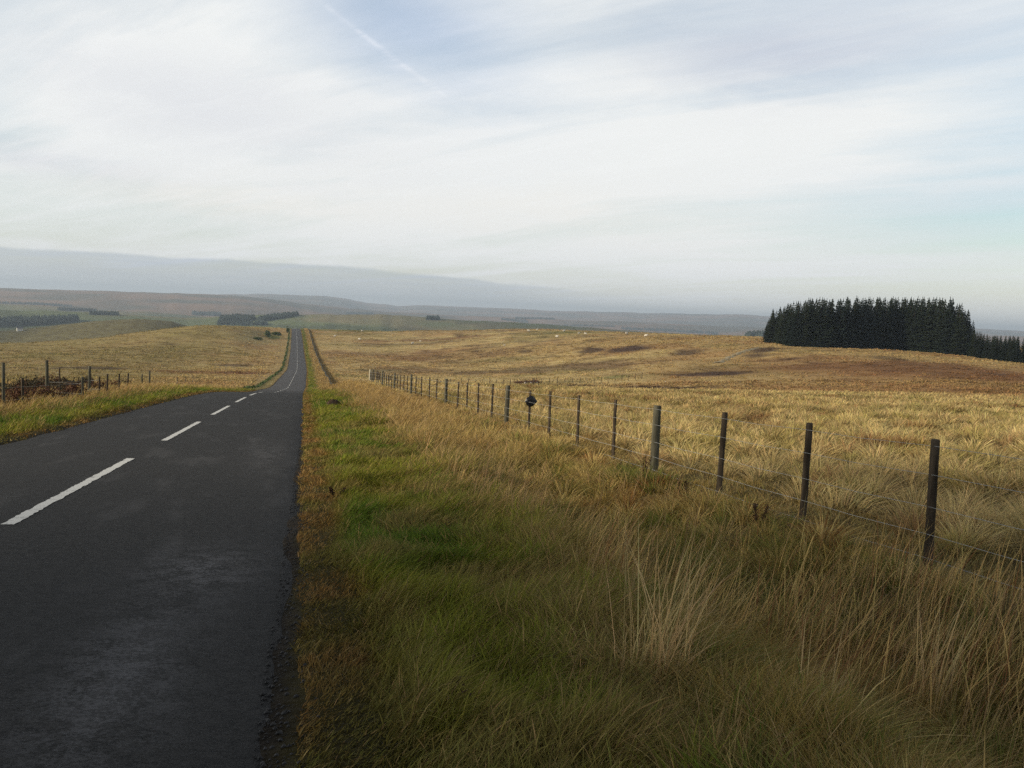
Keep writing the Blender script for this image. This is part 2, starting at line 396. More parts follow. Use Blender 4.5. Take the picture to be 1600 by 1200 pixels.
def moor_colour(u, v):
    u = np.asarray(u, float); v = np.asarray(v, float)
    d = np.hypot(u, v)
    n1 = fbm(u/16, v/26, 41, 4); n2 = fbm(u/5, v/8, 42, 3); n3 = fbm(u/45, v/60, 43, 3); n4 = vnoise(u/1.4, v/1.9, 44)
    c = mixc(STRAW+0*u[..., None], TAN, sstep(0.42, 0.68, n1)*0.55)
    c = mixc(c, OLIVE, sstep(0.55, 0.75, n2)*0.55)
    c = mixc(c, RED, sstep(0.70, 0.86, n4)*sstep(0.45, 0.6, n2)*0.7)
    farm = sstep(95, 170, d)
    cf = mixc(TAN*1.12+0*u[..., None], STRAW*0.92, sstep(0.40, 0.62, n3)*0.8)
    cf = mixc(cf, RED*1.25, sstep(0.50, 0.68, n1)*0.34)
    cf = mixc(cf, OLIVE, sstep(0.55, 0.72, fbm(u/30, v/18, 46, 3))*0.5)
    c = mixc(c, cf, farm)
    redzone = sstep(110, 150, d)*sstep(290, 240, d)*sstep(55, 110, u)
    c = mixc(c, RED*0.95, redzone*(0.25+0.5*n1))
    leftz = sstep(10, 40, -u)*sstep(70, 150, d)
    c = mixc(c, mixc(OLIVE*1.25+0*u[..., None], TAN*0.85, n1), leftz*0.8)
    p = patches(u, v)
    c = mixc(c, RED*0.7, p[1]); c = mixc(c, HEATH, p[0]); c = mixc(c, GREEN*0.9, p[2])
    return c
def hill_colour(u, v):
    d = np.hypot(u, v); az = np.degrees(np.arctan2(u, v))
    n1 = fbm(u/260, v/260, 51, 4); n2 = fbm(u/900, v/700, 52, 4); n3 = fbm(u/90, v/90, 53, 3)
    moor = mixc(np.array([0.27, 0.165, 0.10])+0*u[..., None], np.array([0.12, 0.105, 0.065]), sstep(0.4, 0.60, 0.5*n1+0.5*n2))
    fields = mixc(np.array([0.135, 0.165, 0.075])+0*u[..., None], np.array([0.21, 0.185, 0.10]), sstep(0.42, 0.60, n1))
    cell = _tab[(np.floor(u/190+n3).astype(int)) & 255, (np.floor(v/230+n3*0.7).astype(int)) & 255]
    fields = fields*(0.62+0.75*cell)[..., None]
    f = sstep(760, 900, d)*sstep(3700, 3300, d)
    c = mixc(moor, fields, f*sstep(0.30, 0.48, n2+0.12))
    l1 = sstep(850, 930, d)*sstep(1300, 1200, d)*sstep(2, -3, az)
    c = mixc(c, mixc(np.array([0.17, 0.15, 0.07])+0*u[..., None], np.array([0.10, 0.095, 0.05]), sstep(.4, .6, n3)), l1*0.9)
    return c

# ------------------------------------------------------------------ ground sheet
def march(lo, hi, step):
    a = [0.0]
    while a[-1] < hi: a.append(a[-1]+step(a[-1]))
    b = [0.0]
    while b[-1] > lo: b.append(b[-1]-step(b[-1]))
    return np.array(sorted(set(b+a)))
def ustep(x):
    if abs(x) < 0.55 or abs(x+5.1) < 0.55: return 0.07
    return 0.17 + 0.026*max(0, abs(x+1)-9)
def vstep(x):
    if x < 0: return 0.5 + 0.05*abs(x)
    return 0.16 + 0.014*max(0, x-8)
UL = march(-13500, 13500, ustep); VL = march(-900, 14500, vstep)
GU, GV = np.meshgrid(UL, VL)
SH = np.where(np.abs(GU) < 60, 1.0, 0.0)
GUs = GU + off(GV)*np.exp(-(GU/40)**2)          # grid lines follow the bends of the road
gz = height(GUs.ravel(), GV.ravel(), True)
gu = GUs.ravel(); gv = GV.ravel(); gd = np.hypot(gu, gv)
col = moor_colour(gu, gv)
ue = gu-off(gv)
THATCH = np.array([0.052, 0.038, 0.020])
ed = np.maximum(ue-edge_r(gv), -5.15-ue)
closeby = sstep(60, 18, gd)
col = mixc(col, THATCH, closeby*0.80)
vergef = sstep(2.3, 1.5, ed+(fbm(gu*0.4, gv*0.06, 13, 3)-0.5)*3.0)*(1-0.55*sstep(80, 200, gd))
gcol = mixc(np.array([0.10, 0.085, 0.030])+0*gu[..., None], np.array([0.10, 0.12, 0.032]), sstep(.3, .9, ed))
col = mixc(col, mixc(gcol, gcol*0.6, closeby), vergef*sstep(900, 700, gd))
tallz = sstep(1.7, 2.3, ed)*sstep(6.2, 5.0, ed)*sstep(900, 600, gd)*sstep(30, 60, gd)
col = mixc(col, TAN*0.9, tallz*0.7)
dirt = sstep(0.20, 0.05, ed+(fbm(gu*2, gv*1.2, 12, 3)-0.5)*0.25)
col = mixc(col, np.array([0.034, 0.028, 0.022]), dirt)
col = mixc(col, hill_colour(gu, gv), sstep(690, 800, gd))
nu, nv = len(UL), len(VL)
idx = np.arange(nu*nv).reshape(nv, nu)
quads = np.stack([idx[:-1, :-1], idx[:-1, 1:], idx[1:, 1:], idx[1:, :-1]], -1).reshape(-1, 4)
M_GROUND, t, b = new_mat('moorland ground')
a = t.new('ShaderNodeAttribute', attribute_name='Col')
geo = t.new('ShaderNodeNewGeometry'); pos = geo.outputs['Position']
f1 = t.noise(pos, 2.2, 6, 0.65); f2 = t.noise(pos, 0.16, 6, 0.62); f3 = t.noise(pos, 14.0, 3, 0.6)
gcolr = t.mix(t.ramp(f1, 0.25, 0.75), (0.62, 0.60, 0.58, 1), (1.25, 1.24, 1.2, 1))
gcol2 = t.mix(t.ramp(f2, 0.3, 0.7), (0.74, 0.70, 0.66, 1), (1.18, 1.2, 1.2, 1))
t.l.new(t.mix(1.0, t.mix(1.0, a.outputs['Color'], gcolr, 'MULTIPLY'), gcol2, 'MULTIPLY'), b.inputs['Base Color'])
bn = t.new('ShaderNodeBump'); bn.inputs['Strength'].default_value = 0.8; bn.inputs['Distance'].default_value = 0.25
t.l.new(t.m('ADD', f1, t.m('MULTIPLY', f3, 0.15)), bn.inputs['Height']); t.l.new(bn.outputs[0], b.inputs['Normal'])
b.inputs['Roughness'].default_value = 0.95; b.inputs['Specular IOR Level'].default_value = 0.08
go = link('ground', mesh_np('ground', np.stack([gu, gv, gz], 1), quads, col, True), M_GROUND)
tag(go, 'rough autumn moorland falling away to distant hills', 'moorland', kind='structure')

# ------------------------------------------------------------------ road
M_ROAD, t, b = new_mat('worn asphalt')
geo = t.new('ShaderNodeNewGeometry'); pos = geo.outputs['Position']
spx = t.new('ShaderNodeSeparateXYZ'); t.l.new(pos, spx.inputs[0])
grain = t.noise(pos, 95, 3, 0.7); chip = t.noise(pos, 38, 4, 0.7); big = t.noise(pos, 0.5, 5, 0.6)
mpn = t.new('ShaderNodeMapping'); mpn.inputs['Scale'].default_value = (1.6, 0.30, 1); t.l.new(pos, mpn.inputs['Vector'])
streakf = t.noise(mpn.outputs[0], 1.3, 5, 0.6)
mid = t.noise(pos, 17, 4, 0.75)
c0 = t.mix(t.ramp(grain, 0.42, 0.62), (0.009, 0.009, 0.0087, 1), (0.050, 0.048, 0.046, 1))
c0 = t.mix(t.m('MULTIPLY', t.ramp(mid, 0.42, 0.66), 0.5), c0, (0.056, 0.053, 0.050, 1))
c0 = t.mix(t.m('MULTIPLY', t.ramp(mid, 0.5, 0.3), 0.6), c0, (0.010, 0.010, 0.010, 1))
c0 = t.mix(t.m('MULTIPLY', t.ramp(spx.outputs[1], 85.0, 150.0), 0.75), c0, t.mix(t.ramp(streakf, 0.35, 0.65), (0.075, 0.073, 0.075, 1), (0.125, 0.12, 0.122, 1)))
c0 = t.mix(t.m('MULTIPLY', t.ramp(big, 0.35, 0.7), 0.3), c0, (0.026, 0.026, 0.026, 1))
c0 = t.mix(t.m('MULTIPLY', t.ramp(streakf, 0.52, 0.72), 0.35), c0, (0.095, 0.092, 0.092, 1))
# polished, stone-pale wear patches in the near wheel track
def roadblob(u_, v_, su, sv):
    qa = t.m('POWER', t.m('ABSOLUTE', t.m('DIVIDE', t.m('SUBTRACT', spx.outputs[0], u_), su)), 2.0)
    qb = t.m('POWER', t.m('ABSOLUTE', t.m('DIVIDE', t.m('SUBTRACT', spx.outputs[1], v_), sv)), 2.0)
    return t.m('EXPONENT', t.m('MULTIPLY', t.m('ADD', qa, qb), -1.0))
wearf = t.m('ADD', roadblob(-0.72, 7.9, 0.42, 0.95), t.m('MULTIPLY', roadblob(-0.85, 5.2, 0.33, 1.5), 0.8))
wearf = t.m('ADD', wearf, t.m('MULTIPLY', roadblob(-0.55, 18.0, 0.4, 3.0), 0.5))
wearf = t.m('MULTIPLY', wearf, t.ramp(t.m('ADD', t.m('MULTIPLY', chip, 0.7), t.m('MULTIPLY', t.noise(pos, 5.0, 5, 0.65), 0.5)), 0.55, 0.68))
c0 = t.mix(t.m('MULTIPLY', wearf, 0.65, clamp=True), c0, (0.16, 0.155, 0.16, 1))
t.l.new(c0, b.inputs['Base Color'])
b.inputs['Roughness'].default_value = 0.8; b.inputs['Specular IOR Level'].default_value = 0.13
bn = t.new('ShaderNodeBump'); bn.inputs['Strength'].default_value = 0.55; bn.inputs['Distance'].default_value = 0.006
t.l.new(t.m('ADD', grain, chip), bn.inputs['Height']); t.l.new(bn.outputs[0], b.inputs['Normal'])
RVL = VL[(VL > -120) & (VL < 880)]
cols = np.concatenate([[-5.30, -5.15], np.linspace(-5.0, -0.36, 15), [0.03, 0.14]])
def road_z(ue_, v): return np.interp(v, *_P) + 0.035*(1-((ue_+2.55)/2.6)**2)
ru, rv = np.meshgrid(cols, RVL); rv = rv.ravel(); ru = ru.ravel()
jit = (fbm(rv*0.7, rv*0+3, 61, 5)-0.5)*0.32*np.clip(40/np.maximum(rv, 1), 0.3, 1)
rx = ru + off(rv) + np.where(ru > -0.05, jit+edge_r(rv), 0) - np.where(ru < -5.1, jit, 0)
rz = road_z(np.clip(ru, -5.15, 0.05), rv) - np.where((ru > 0.1) | (ru < -5.2), 0.05, 0)
n = len(cols); ri = np.arange(len(RVL)*n).reshape(-1, n)
rq = np.stack([ri[:-1, :-1], ri[:-1, 1:], ri[1:, 1:], ri[1:, :-1]], -1).reshape(-1, 4)
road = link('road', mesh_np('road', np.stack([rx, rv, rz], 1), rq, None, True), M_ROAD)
tag(road, 'narrow dark asphalt road running straight over the moor', 'road', kind='structure')
M_PAINT, t, b = new_mat('worn road paint')
geo = t.new('ShaderNodeNewGeometry')
pf = t.noise(geo.outputs['Position'], 45, 4, 0.7); pf2 = t.noise(geo.outputs['Position'], 5, 4, 0.6)
wear = t.ramp(t.m('ADD', t.m('MULTIPLY', pf, 0.6), t.m('MULTIPLY', pf2, 0.5)), 0.58, 0.70)
t.l.new(t.mix(t.m('MULTIPLY', wear, 0.75), (0.66, 0.66, 0.63, 1), (0.16, 0.16, 0.16, 1)), b.inputs['Base Color'])
b.inputs['Roughness'].default_value = 0.7
def dash(v0, v1):
    k = max(6, int((v1-v0)/0.09)) if v0 < 60 else 8
    vs = np.linspace(v0, v1, k+1); hw = 0.058
    j = (rng.random((k+1, 2))-0.5)*(0.022 if v0 < 60 else 0.0)
    co = []
    for i, v in enumerate(vs):
        for s, jj in ((-1, j[i, 0]), (1, j[i, 1])):
            uu = -2.60 + s*(hw+jj)
            co.append((uu+float(off(v)), v + (jj if i in (0, k) else 0), float(road_z(uu, v))+0.005+0.00003*max(0, v-30)))
    q = [(2*i, 2*i+1, 2*i+3, 2*i+2) for i in range(k)]
    return link('lane_marking', mesh_np('lane_marking', np.array(co), np.array(q)), M_PAINT, road)
v = 9.9 - 10.62*2
while v < 640:
    dash(v, v+(6.75 if v < 100 else 5.4)); v += 10.62

# ------------------------------------------------------------------ grass: every blade a bent ribbon
class Grass:
    def __init__(s): s.co = []; s.tr = []; s.cl = []; s.n = 0
    def blades(s, x, y, h, w, ang, lean, col, segs=3, tipcol=None, z=None, fold=0.0):
        n = len(x)
        if n == 0: return
        if z is None: z = height(x, y, True)-0.015
        ts = {2: [0, .55, 1.0], 3: [0, .38, .74, 1.0]}[segs]
        yaw = rng.random(n)*math.pi
        sx = np.cos(yaw)*w*0.5; sy = np.sin(yaw)*w*0.5
        lx = np.cos(ang)*lean*h; ly = np.sin(ang)*lean*h
        base = s.n; V = []
        Cc = []
        for t_ in ts[:-1]:
            px = x+lx*t_**1.7; py = y+ly*t_**1.7; pz = z+h*(t_-0.22*np.minimum(lean, 1.6)*t_*t_)
            k = (1-t_)**0.55
            V.append(np.stack([px-sx*k, py-sy*k, pz], 1)); V.append(np.stack([px+sx*k, py+sy*k, pz], 1))
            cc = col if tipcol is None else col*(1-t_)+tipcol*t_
            Cc += [cc, cc]
        V.append(np.stack([x+lx, y+ly, z+h*(1-0.22*np.minimum(lean, 1.6)-fold)], 1)); Cc.append(col if tipcol is None else tipcol)
        m = len(V)
        s.co.append(np.stack(V, 1).reshape(-1, 3).astype(np.float32)); s.cl.append(np.stack(Cc, 1).reshape(-1, 3).astype(np.float32))
        T = []
        for k in range(len(ts)-2):
            a_ = 2*k; T += [(a_, a_+1, a_+3), (a_, a_+3, a_+2)]
        T.append((m-3, m-2, m-1))
        T = np.array(T, np.int64)
        s.tr.append((base + np.arange(n)[:, None, None]*m + T[None]).reshape(-1, 3).astype(np.int32))
        s.n += n*m
    def build(s, name, label=None, cat=None, kind='stuff', parent=None, mat=None, loc=None):
        o = link(name, mesh_np(name, np.concatenate(s.co), np.concatenate(s.tr), np.clip(np.concatenate(s.cl), 0.005, 0.8)), mat or M_GRASS, parent, loc)
        if label: tag(o, label, cat, kind=kind)
        return o
AZ0, AZ1 = R(-22), R(46)
def wedge_log(n, d0, d1, a0=AZ0, a1=AZ1):
    d = d0*np.exp(rng.random(n)*math.log(d1/d0)); a = a0+rng.random(n)*(a1-a0)
    return d*np.sin(a), d*np.cos(a), d
def wedge_uni(n, d0, d1, a0=AZ0, a1=AZ1):
    d = np.sqrt(d0*d0+rng.random(n)*(d1*d1-d0*d0)); a = a0+rng.random(n)*(a1-a0)
    return d*np.sin(a), d*np.cos(a), d
def strip(n, e0, e1, v0, v1, p=1.0):
    """points in a strip beside the road, thinning with distance"""
    v = v0*np.exp(rng.random(n)*math.log(v1/v0)); e = e0+rng.random(n)*(e1-e0)
    return e+off(v), v, np.hypot(e, v)
def jitc(c, n, s=0.22):
    return c*(1+(rng.random((n, 1))-0.5)*2*s)*(1+(rng.random((n, 3))-0.5)*0.16)

# short green verge on both sides
G = Grass()
def verge(n, e0, e1, v0, v1, side):
    x, y, d = strip(n, e0, e1, v0, v1)
    e = (x-off(y)) if side > 0 else (-5.15-(x-off(y)))
    nb = fbm(x*0.9, y*0.55, 71, 3); nc = fbm(x*1.7, y*1.2, 72, 3)
    rim = 0.16+0.40*(vnoise(y*0.55, y*0, 73))*0.6
    outer = np.interp(y, [3, 4, 6.5, 10], [1.10, 1.20, 1.70, 1.75])+(fbm(x*0.2, y*0.35, 74, 2)-0.5)*0.9
    thin = sstep(0.0, 0.6, e-outer)*np.where(y < 14, 0.92, 0.5)
    keep = (e > -0.04+0.16*(fbm(y*1.6, x*0.3, 77, 3)-0.25)) & (rng.random(n) < np.where(e < rim, 0.9, 1.0)-thin)
    x, y, d, e, nb, nc, rim, outer = [q[keep] for q in (x, y, d, e, nb, nc, rim, outer)]
    n = len(x); cn = fbm(x*3.1, y*2.4, 78, 2)
    g = sstep(rim-0.05, rim+0.25, e)
    gc = mixc(np.array([0.105, 0.160, 0.018])+0*x[..., None], np.array([0.215, 0.220, 0.028]), sstep(.35, .65, nb))
    gc = mixc(gc, np.array([0.27, 0.20, 0.07]), sstep(.52, .70, nc)*0.65)
    rc = mixc(np.array([0.25, 0.145, 0.045])+0*x[..., None], np.array([0.17, 0.145, 0.035]), sstep(.35, .65, nc))
    c = mixc(rc, gc, g)
    dry = rng.random(n) < 0.10+0.30*sstep(outer-0.5, outer+0.3, e)
    c[dry] = np.array([0.36, 0.25, 0.10])
    hgt = (0.045+0.095*g*(0.5+nb) + 0.10*sstep(outer-0.4, outer+0.5, e))*(0.55+0.9*rng.random(n))
    hgt *= np.where(d > 25, 1.25, 1.0)*(0.45+1.15*cn)
    w_ = np.maximum(0.0068, 0.00090*d)*(0.5+1.0*rng.random(n))
    ang = 0.35+(fbm(x*1.5, y*1.2, 75, 2)-0.5)*6 + rng.normal(0, 0.85, n)
    G.blades(x, y, hgt, w_, ang, 0.35+0.9*rng.random(n), jitc(c, n, 0.42), 3 if side > 0 else 2)
verge(270000, -0.06, 2.4, 2.2, 120, 1)
verge(60000, 0.0, 2.4, 100, 640, 1)
verge(60000, -7.6, -5.12, 8, 120, -1)
G.build('verge_grass', 'short green grass along both edges of the road', 'grass')

# tall brown grass between verge and fence, and behind the left verge
T = Grass()
def tall(n, e0, e1, v0, v1, side):
    x, y, d = strip(n, e0, e1, v0, v1)
    ue_ = x-off(y); e = ue_ if side > 0 else -5.15-ue_
    inner = (np.interp(y, [3, 4, 6.5, 10], [1.20, 1.30, 1.80, 1.85]) if side > 0 else 1.55)+(fbm(x*0.2, y*0.35, 74, 2)-0.5)*0.9
    k = sstep(inner-0.35, inner+0.45, e)
    n1 = fbm(x*0.55, y*0.35, 81, 3); n2 = fbm(x*1.1, y*0.8, 82, 3)
    cn = fbm(x*2.4, y*1.8, 84, 2)
    keep = (rng.random(n) < k*(0.35+0.9*n2)*sstep(0.30, 0.55, cn)*1.25)
    x, y, d, e, n1, n2, k, cn = [q[keep] for q in (x, y, d, e, n1, n2, k, cn)]; n = len(x)
    br = mixc(np.array([0.32, 0.225, 0.066])+0*x[..., None], np.array([0.165, 0.175, 0.042]), sstep(.42, .62, n1))
    st = mixc(np.array([0.47, 0.335, 0.125])+0*x[..., None], np.array([0.34, 0.215, 0.080]), sstep(.4, .65, n2))
    c = mixc(br, st, np.clip(sstep(9, 24, d)*0.85+0.25*(n1-0.4), 0, 1))
    s_ = rng.random(n) < 0.16; c[s_] = np.array([0.46, 0.33, 0.16])
    hgt = (0.13+0.30*k*(0.4+n2))*(0.6+0.8*rng.random(n))*(0.75+0.5*n1)
    hgt *= sstep(0.0, 0.5, k)*0.5+0.5
    hgt *= (0.46+0.54*sstep(11, 22, d))*(1-0.6*sstep(3.9, 4.9, e)) if side > 0 else 0.80
    hgt *= 0.55+0.95*cn
    w_ = np.maximum(0.0050, 0.00080*d)*(0.6+0.8*rng.random(n))
    ang = rng.normal(0.0, 1.1, n) + (fbm(x*1.2, y*0.9, 85, 2)-0.5)*7
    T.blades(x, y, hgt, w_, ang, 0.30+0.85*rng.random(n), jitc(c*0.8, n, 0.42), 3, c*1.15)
tall(200000, 1.0, 6.4, 2.2, 120, 1)
tall(90000, 1.0, 6.3, 100, 640, 1)
tall(60000, -14.0, -6.2, 8, 120, -1)
def rough(n, v0, v1, nb):
    v = v0*np.exp(rng.random(n)*math.log(v1/v0)); e = 2.0+rng.random(n)*2.9
    e = np.where(v < 6.5, 1.3+(e-2.0)*1.24, e); kp = e > np.interp(v, [3, 4, 6.5, 10], [1.35, 1.45, 1.95, 2.0])+(fbm(e*0.2, v*0.35, 74, 2)-0.5)*0.9; v, e = v[kp], e[kp]; n = len(v)
    x = e+off(v); d = np.hypot(x, v)
    base = np.array([[0.36, 0.265, 0.085], [0.19, 0.195, 0.045], [0.56, 0.42, 0.165], [0.29, 0.15, 0.05]])[rng.choice(4, n, p=[.36, .38, .18, .08])]
    size = 0.6+0.7*rng.random(n)
    k = np.repeat(np.arange(n), nb); m = len(k)
    th = rng.random(m)*6.283; q = np.sqrt(rng.random(m)); rr = q*0.15*size[k]
    bx = x[k]+np.cos(th)*rr; by = v[k]+np.sin(th)*rr
    ln = 0.2+1.5*q*(0.4+rng.random(m)); wd = rng.normal(0, .25, (n, 2))
    wx = np.cos(th)*ln+0.2+wd[k, 0]; wy = np.sin(th)*ln+wd[k, 1]
    c = jitc(base[k], m, .35)
    T.blades(bx, by, (0.17+0.17*rng.random(m))*size[k]*(1-0.4*q)*np.where(d[k] > 14, 1.35, 1), np.maximum(0.0060, 0.0008*d[k])*(0.5+1.0*rng.random(m)), np.arctan2(wy, wx), np.hypot(wx, wy), c*0.7, 3, c*1.15,
             np.repeat(height(x, v, True), nb)-0.02)
rough(900, 2.6, 30, 130)
# sparse long flowering stems standing above it
n = 5200
x, y, d = strip(n, 1.9, 4.6, 2.6, 70)
cl = fbm(x*0.9, y*0.7, 83, 3); kp = (cl > 0.47); x, y, d = x[kp], y[kp], d[kp]; n = len(x)
T.blades(x, y, 0.30+0.34*rng.random(n), np.maximum(0.0032, 0.0007*d), rng.normal(0.15, 0.8, n), 0.12+0.5*rng.random(n),
         jitc(np.array([0.40, 0.27, 0.13])+np.zeros((n, 3)), n), 3)
n = 3000
x, y, d = strip(n, 2.3, 5.0, 2.6, 9.5)
cl = fbm(x*1.3, y*1.1, 86, 3); kp = (cl > 0.46) & (x-off(y) > 2.1+0.10*(9-y)); x, y, d = x[kp], y[kp], d[kp]; n = len(x)
sc_ = jitc(np.array([0.54, 0.37, 0.14])+np.zeros((n, 3)), n, .35); rd = rng.random(n) < .25; sc_[rd] = np.array([0.26, 0.125, 0.055])
T.blades(x, y, 0.30+0.36*rng.random(n), 0.0055+0.0045*rng.random(n), rng.normal(0.1, 0.7, n), 0.15+0.5*rng.random(n), sc_, 3, sc_*1.15)
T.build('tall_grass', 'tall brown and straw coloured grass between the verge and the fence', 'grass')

# pale tussock grass of the moor
Mo = Grass()
def tussocks(d0, d1, dens, nb, rad, hgt, wk, segs=3, fill=0.0):
    area = 0.5*(AZ1-AZ0)*(d1*d1-d0*d0)
    n = int(area*dens)
    x, y, d = wedge_uni(n, d0, d1)
    ue_ = x-off(y)
    big = rng.random(n)
    ok = ((ue_ > np.where(d < 16, 6.0, 5.7)+0.6*(big-0.5)) | (ue_ < -9.5+big))
    x, y, d, big = x[ok], y[ok], d[ok], big[ok]; n = len(x)
    c = moor_colour(x, y)
    pp = patches(x, y)
    tone = rng.random(n)
    spread = np.where(d > 100, 0.4, 1.0)[:, None]; c = c*(1.02+0.45*(rng.random((n, 1))-.5)*spread)
    c = mixc(c, c*np.array([0.70, 0.74, 0.55]), (tone > .72)*np.where(d > 100, .35, .8))
    rd = rng.random(n) < np.where(d > 100, 0.02, 0.09)
    c[rd] = c[rd]*0.4+RED*0.6
    size = (0.65+0.7*big)*(1-0.35*np.maximum(pp[0], pp[1]*0.5))
    k = np.repeat(np.arange(n), nb); m = len(k)
    th = rng.random(m)*2*math.pi; rr = np.sqrt(rng.random(m))*rad*size[k]
    bx = x[k]+np.cos(th)*rr; by = y[k]+np.sin(th)*rr
    zc_ = height(x, y, True)
    z = np.repeat(zc_, nb)-0.03+np.maximum(0, 1-(rr/(rad*size[k]))**2)*0.11*size[k]
    q = rr/(rad*size[k])
    h_ = hgt*size[k]*(1.05-0.45*q)*(0.65+0.7*rng.random(m))
    ln = 0.22+1.35*q*(0.6+0.8*rng.random(m))
    ang = th+rng.normal(0, 0.5, m)
    wnd = rng.normal(0, 0.22, (n, 2)); wx = np.cos(ang)*ln+0.26+wnd[k, 0]; wy = np.sin(ang)*ln+wnd[k, 1]
    ang = np.arctan2(wy, wx); ln = np.hypot(wx, wy)
    cc = jitc(c[k], m, 0.20)
    wv = np.maximum(0.0045, wk*d[k])*(0.7+0.6*rng.random(m))
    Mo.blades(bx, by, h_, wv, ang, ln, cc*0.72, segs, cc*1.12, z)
    return n
tussocks(4, 12, 2.8, 300, 0.27, 0.28, 0.0008, 3)
tussocks(12, 25, 2.3, 190, 0.29, 0.29, 0.0009, 3)
tussocks(25, 50, 1.5, 125, 0.36, 0.29, 0.0008, 2)
tussocks(50, 100, 0.75, 74, 0.50, 0.30, 0.0009, 2)
tussocks(100, 200, 0.42, 26, 0.80, 0.30, 0.0012, 2)
tussocks(200, 400, 0.13, 16, 1.2, 0.24, 0.0014, 2)
tussocks(400, 660, 0.04, 10, 1.8, 0.24, 0.0016, 2)
def filler(n, d0, d1):
    x, y, d = wedge_log(n, d0, d1); ue_ = x-off(y)
    ok = (ue_ > 5.4) | (ue_ < -9.0); x, y, d = x[ok], y[ok], d[ok]; n = len(x)
    c = mixc(moor_colour(x, y), OLIVE*1.15, 0.25+0.5*fbm(x*0.8, y*0.8, 91, 2))
    Mo.blades(x, y, 0.06+0.15*rng.random(n), np.maximum(0.006, 0.0012*d), rng.random(n)*6.28, 0.3+0.9*rng.random(n), jitc(c*0.68, n, .3), 2)
filler(170000, 4, 110)
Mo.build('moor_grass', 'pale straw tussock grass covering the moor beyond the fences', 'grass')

# broken grit and tar crumbs along the road edge
mb_co = []; mb_t = []
n = 1500
v = 2.4*np.exp(rng.random(n)*math.log(26/2.4)); e = np.abs(rng.normal(0, 0.10, n))-0.04+edge_r(v)*0.8
nz = height(e, v, True)
for i in range(n):
    r_ = 0.004+0.013*rng.random()**2.2
    base = len(mb_co)
    for p in ((1, 0, 0), (-.5, .8, 0), (-.5, -.8, 0.1), (0.1, 0, 0.9), (0.4, .6, .5), (0, -.6, .6)):
        mb_co.append((e[i]+p[0]*r_*(0.8+.5*rng.random()), v[i]+p[1]*r_*(0.8+.5*rng.random()), max(nz[i], float(road_z(min(e[i], 0.05), v[i])) if e[i] < 0.05 else -99)+p[2]*r_))
    for f in ((0, 4, 3), (0, 1, 4), (1, 3, 4), (1, 2, 3), (2, 5, 3), (0, 3, 5), (0, 5, 2)):
        mb_t.append([base+q for q in f])
M_GRIT = plain('tarry grit', (0.045, 0.043, 0.042), 0.85, 30, 0.6, 0.3)
tag(link('grit', mesh_np('grit', np.array(mb_co), np.array(mb_t)), M_GRIT), 'loose dark grit crumbling from the road edge', 'grit', kind='stuff')

# ------------------------------------------------------------------ right hand fence
def post_mesh(hgt, r_, n=9, lean=(0, 0), square=False):
    b = MB(); k = 7
    pts = [(lean[0]*z*hgt, lean[1]*z*hgt, -0.25+z*(hgt+0.25)) for z in np.linspace(0, 1, k)]
    rad = [r_*(1.04-0.08*z) for z in np.linspace(0, 1, k)]
    pts.append((pts[-1][0], pts[-1][1], hgt+r_*0.22)); rad.append(r_*0.82)
    b.tube(pts, rad, 4 if square else n, True, 0.05)
    return b.mesh('post', not square)
def fence_u(v): return float(np.interp(v, [0, 10, 15, 25, 50, 100], [5.16, 5.18, 5.38, 5.62, 5.85, 6.2]))
fence = empty('wire_fence', (fence_u(8.2), 8.2, h1(fence_u(8.2), 8.2)))
tag(fence, 'long wire fence of round wooden posts along the right verge, ending at a pale post', 'fence')
fx, fy, fz = fence.location
def fpart(name, me, mat, x, y, z, lab=None):
    o = link(name, me, mat, fence, (x-fx, y-fy, z-fz))
    if lab: o['label'] = lab
    return o
tops = [(1465, 688), (1263, 662), (1130, 645), (1027, 635), (962, 625), (906, 618), (861, 612), (828, 610), (793, 603), (770, 600), (749, 599), (731, 598), (716, 597),
        (698, 592.5), (683, 592), (672, 590), (659, 589), (650, 588)]
plist = []
for (px, py) in tops:
    d_ = ray([px], [py])[0]; v = 10.0
    for _ in range(40): v = fence_u(v)*d_[1]/d_[0]
    plist.append((v, d_[2]*v/d_[1]-h1(fence_u(v), v)))
print('fence', [(round(a_, 1), round(b_, 2)) for a_, b_ in plist])
pv = [(plist[0][0]-4.3, None), (plist[0][0]-2.15, None)]+plist
v = plist[-1][0]+2.4
while v < 98.5: pv.append((v, None)); v += 2.4
rg = random.Random(5)
POSTS = []
for i, (v, hp) in enumerate(pv):
    u_ = fence_u(v); z = h1(u_, v)
    thick = (i % 5 == 0)
    H = min(max(hp, 1.02), 1.40) if hp else (1.24 if thick else 1.15)+rg.uniform(-.03, .03)
    ln = (rg.uniform(-.02, .02), rg.uniform(-.02, .02))
    if thick: me = post_mesh(H, 0.066, 10, ln)
    else: me = post_mesh(H, 0.038 if i < 5 else 0.031, 7, ln, i > 5)
    fpart('post', me, M_WOODG if thick else M_WOOD, u_, v, z, 'thicker round strainer post, grey green' if thick else None)
    POSTS.append((u_, v, z))
endp = (fence_u(100.6)+0.15, 100.6)
fpart('post', post_mesh(1.35, 0.11, 9), M_PALE, endp[0], endp[1], h1(*endp), 'pale whitish end post')
POSTS.append((endp[0], endp[1], h1(*endp)))
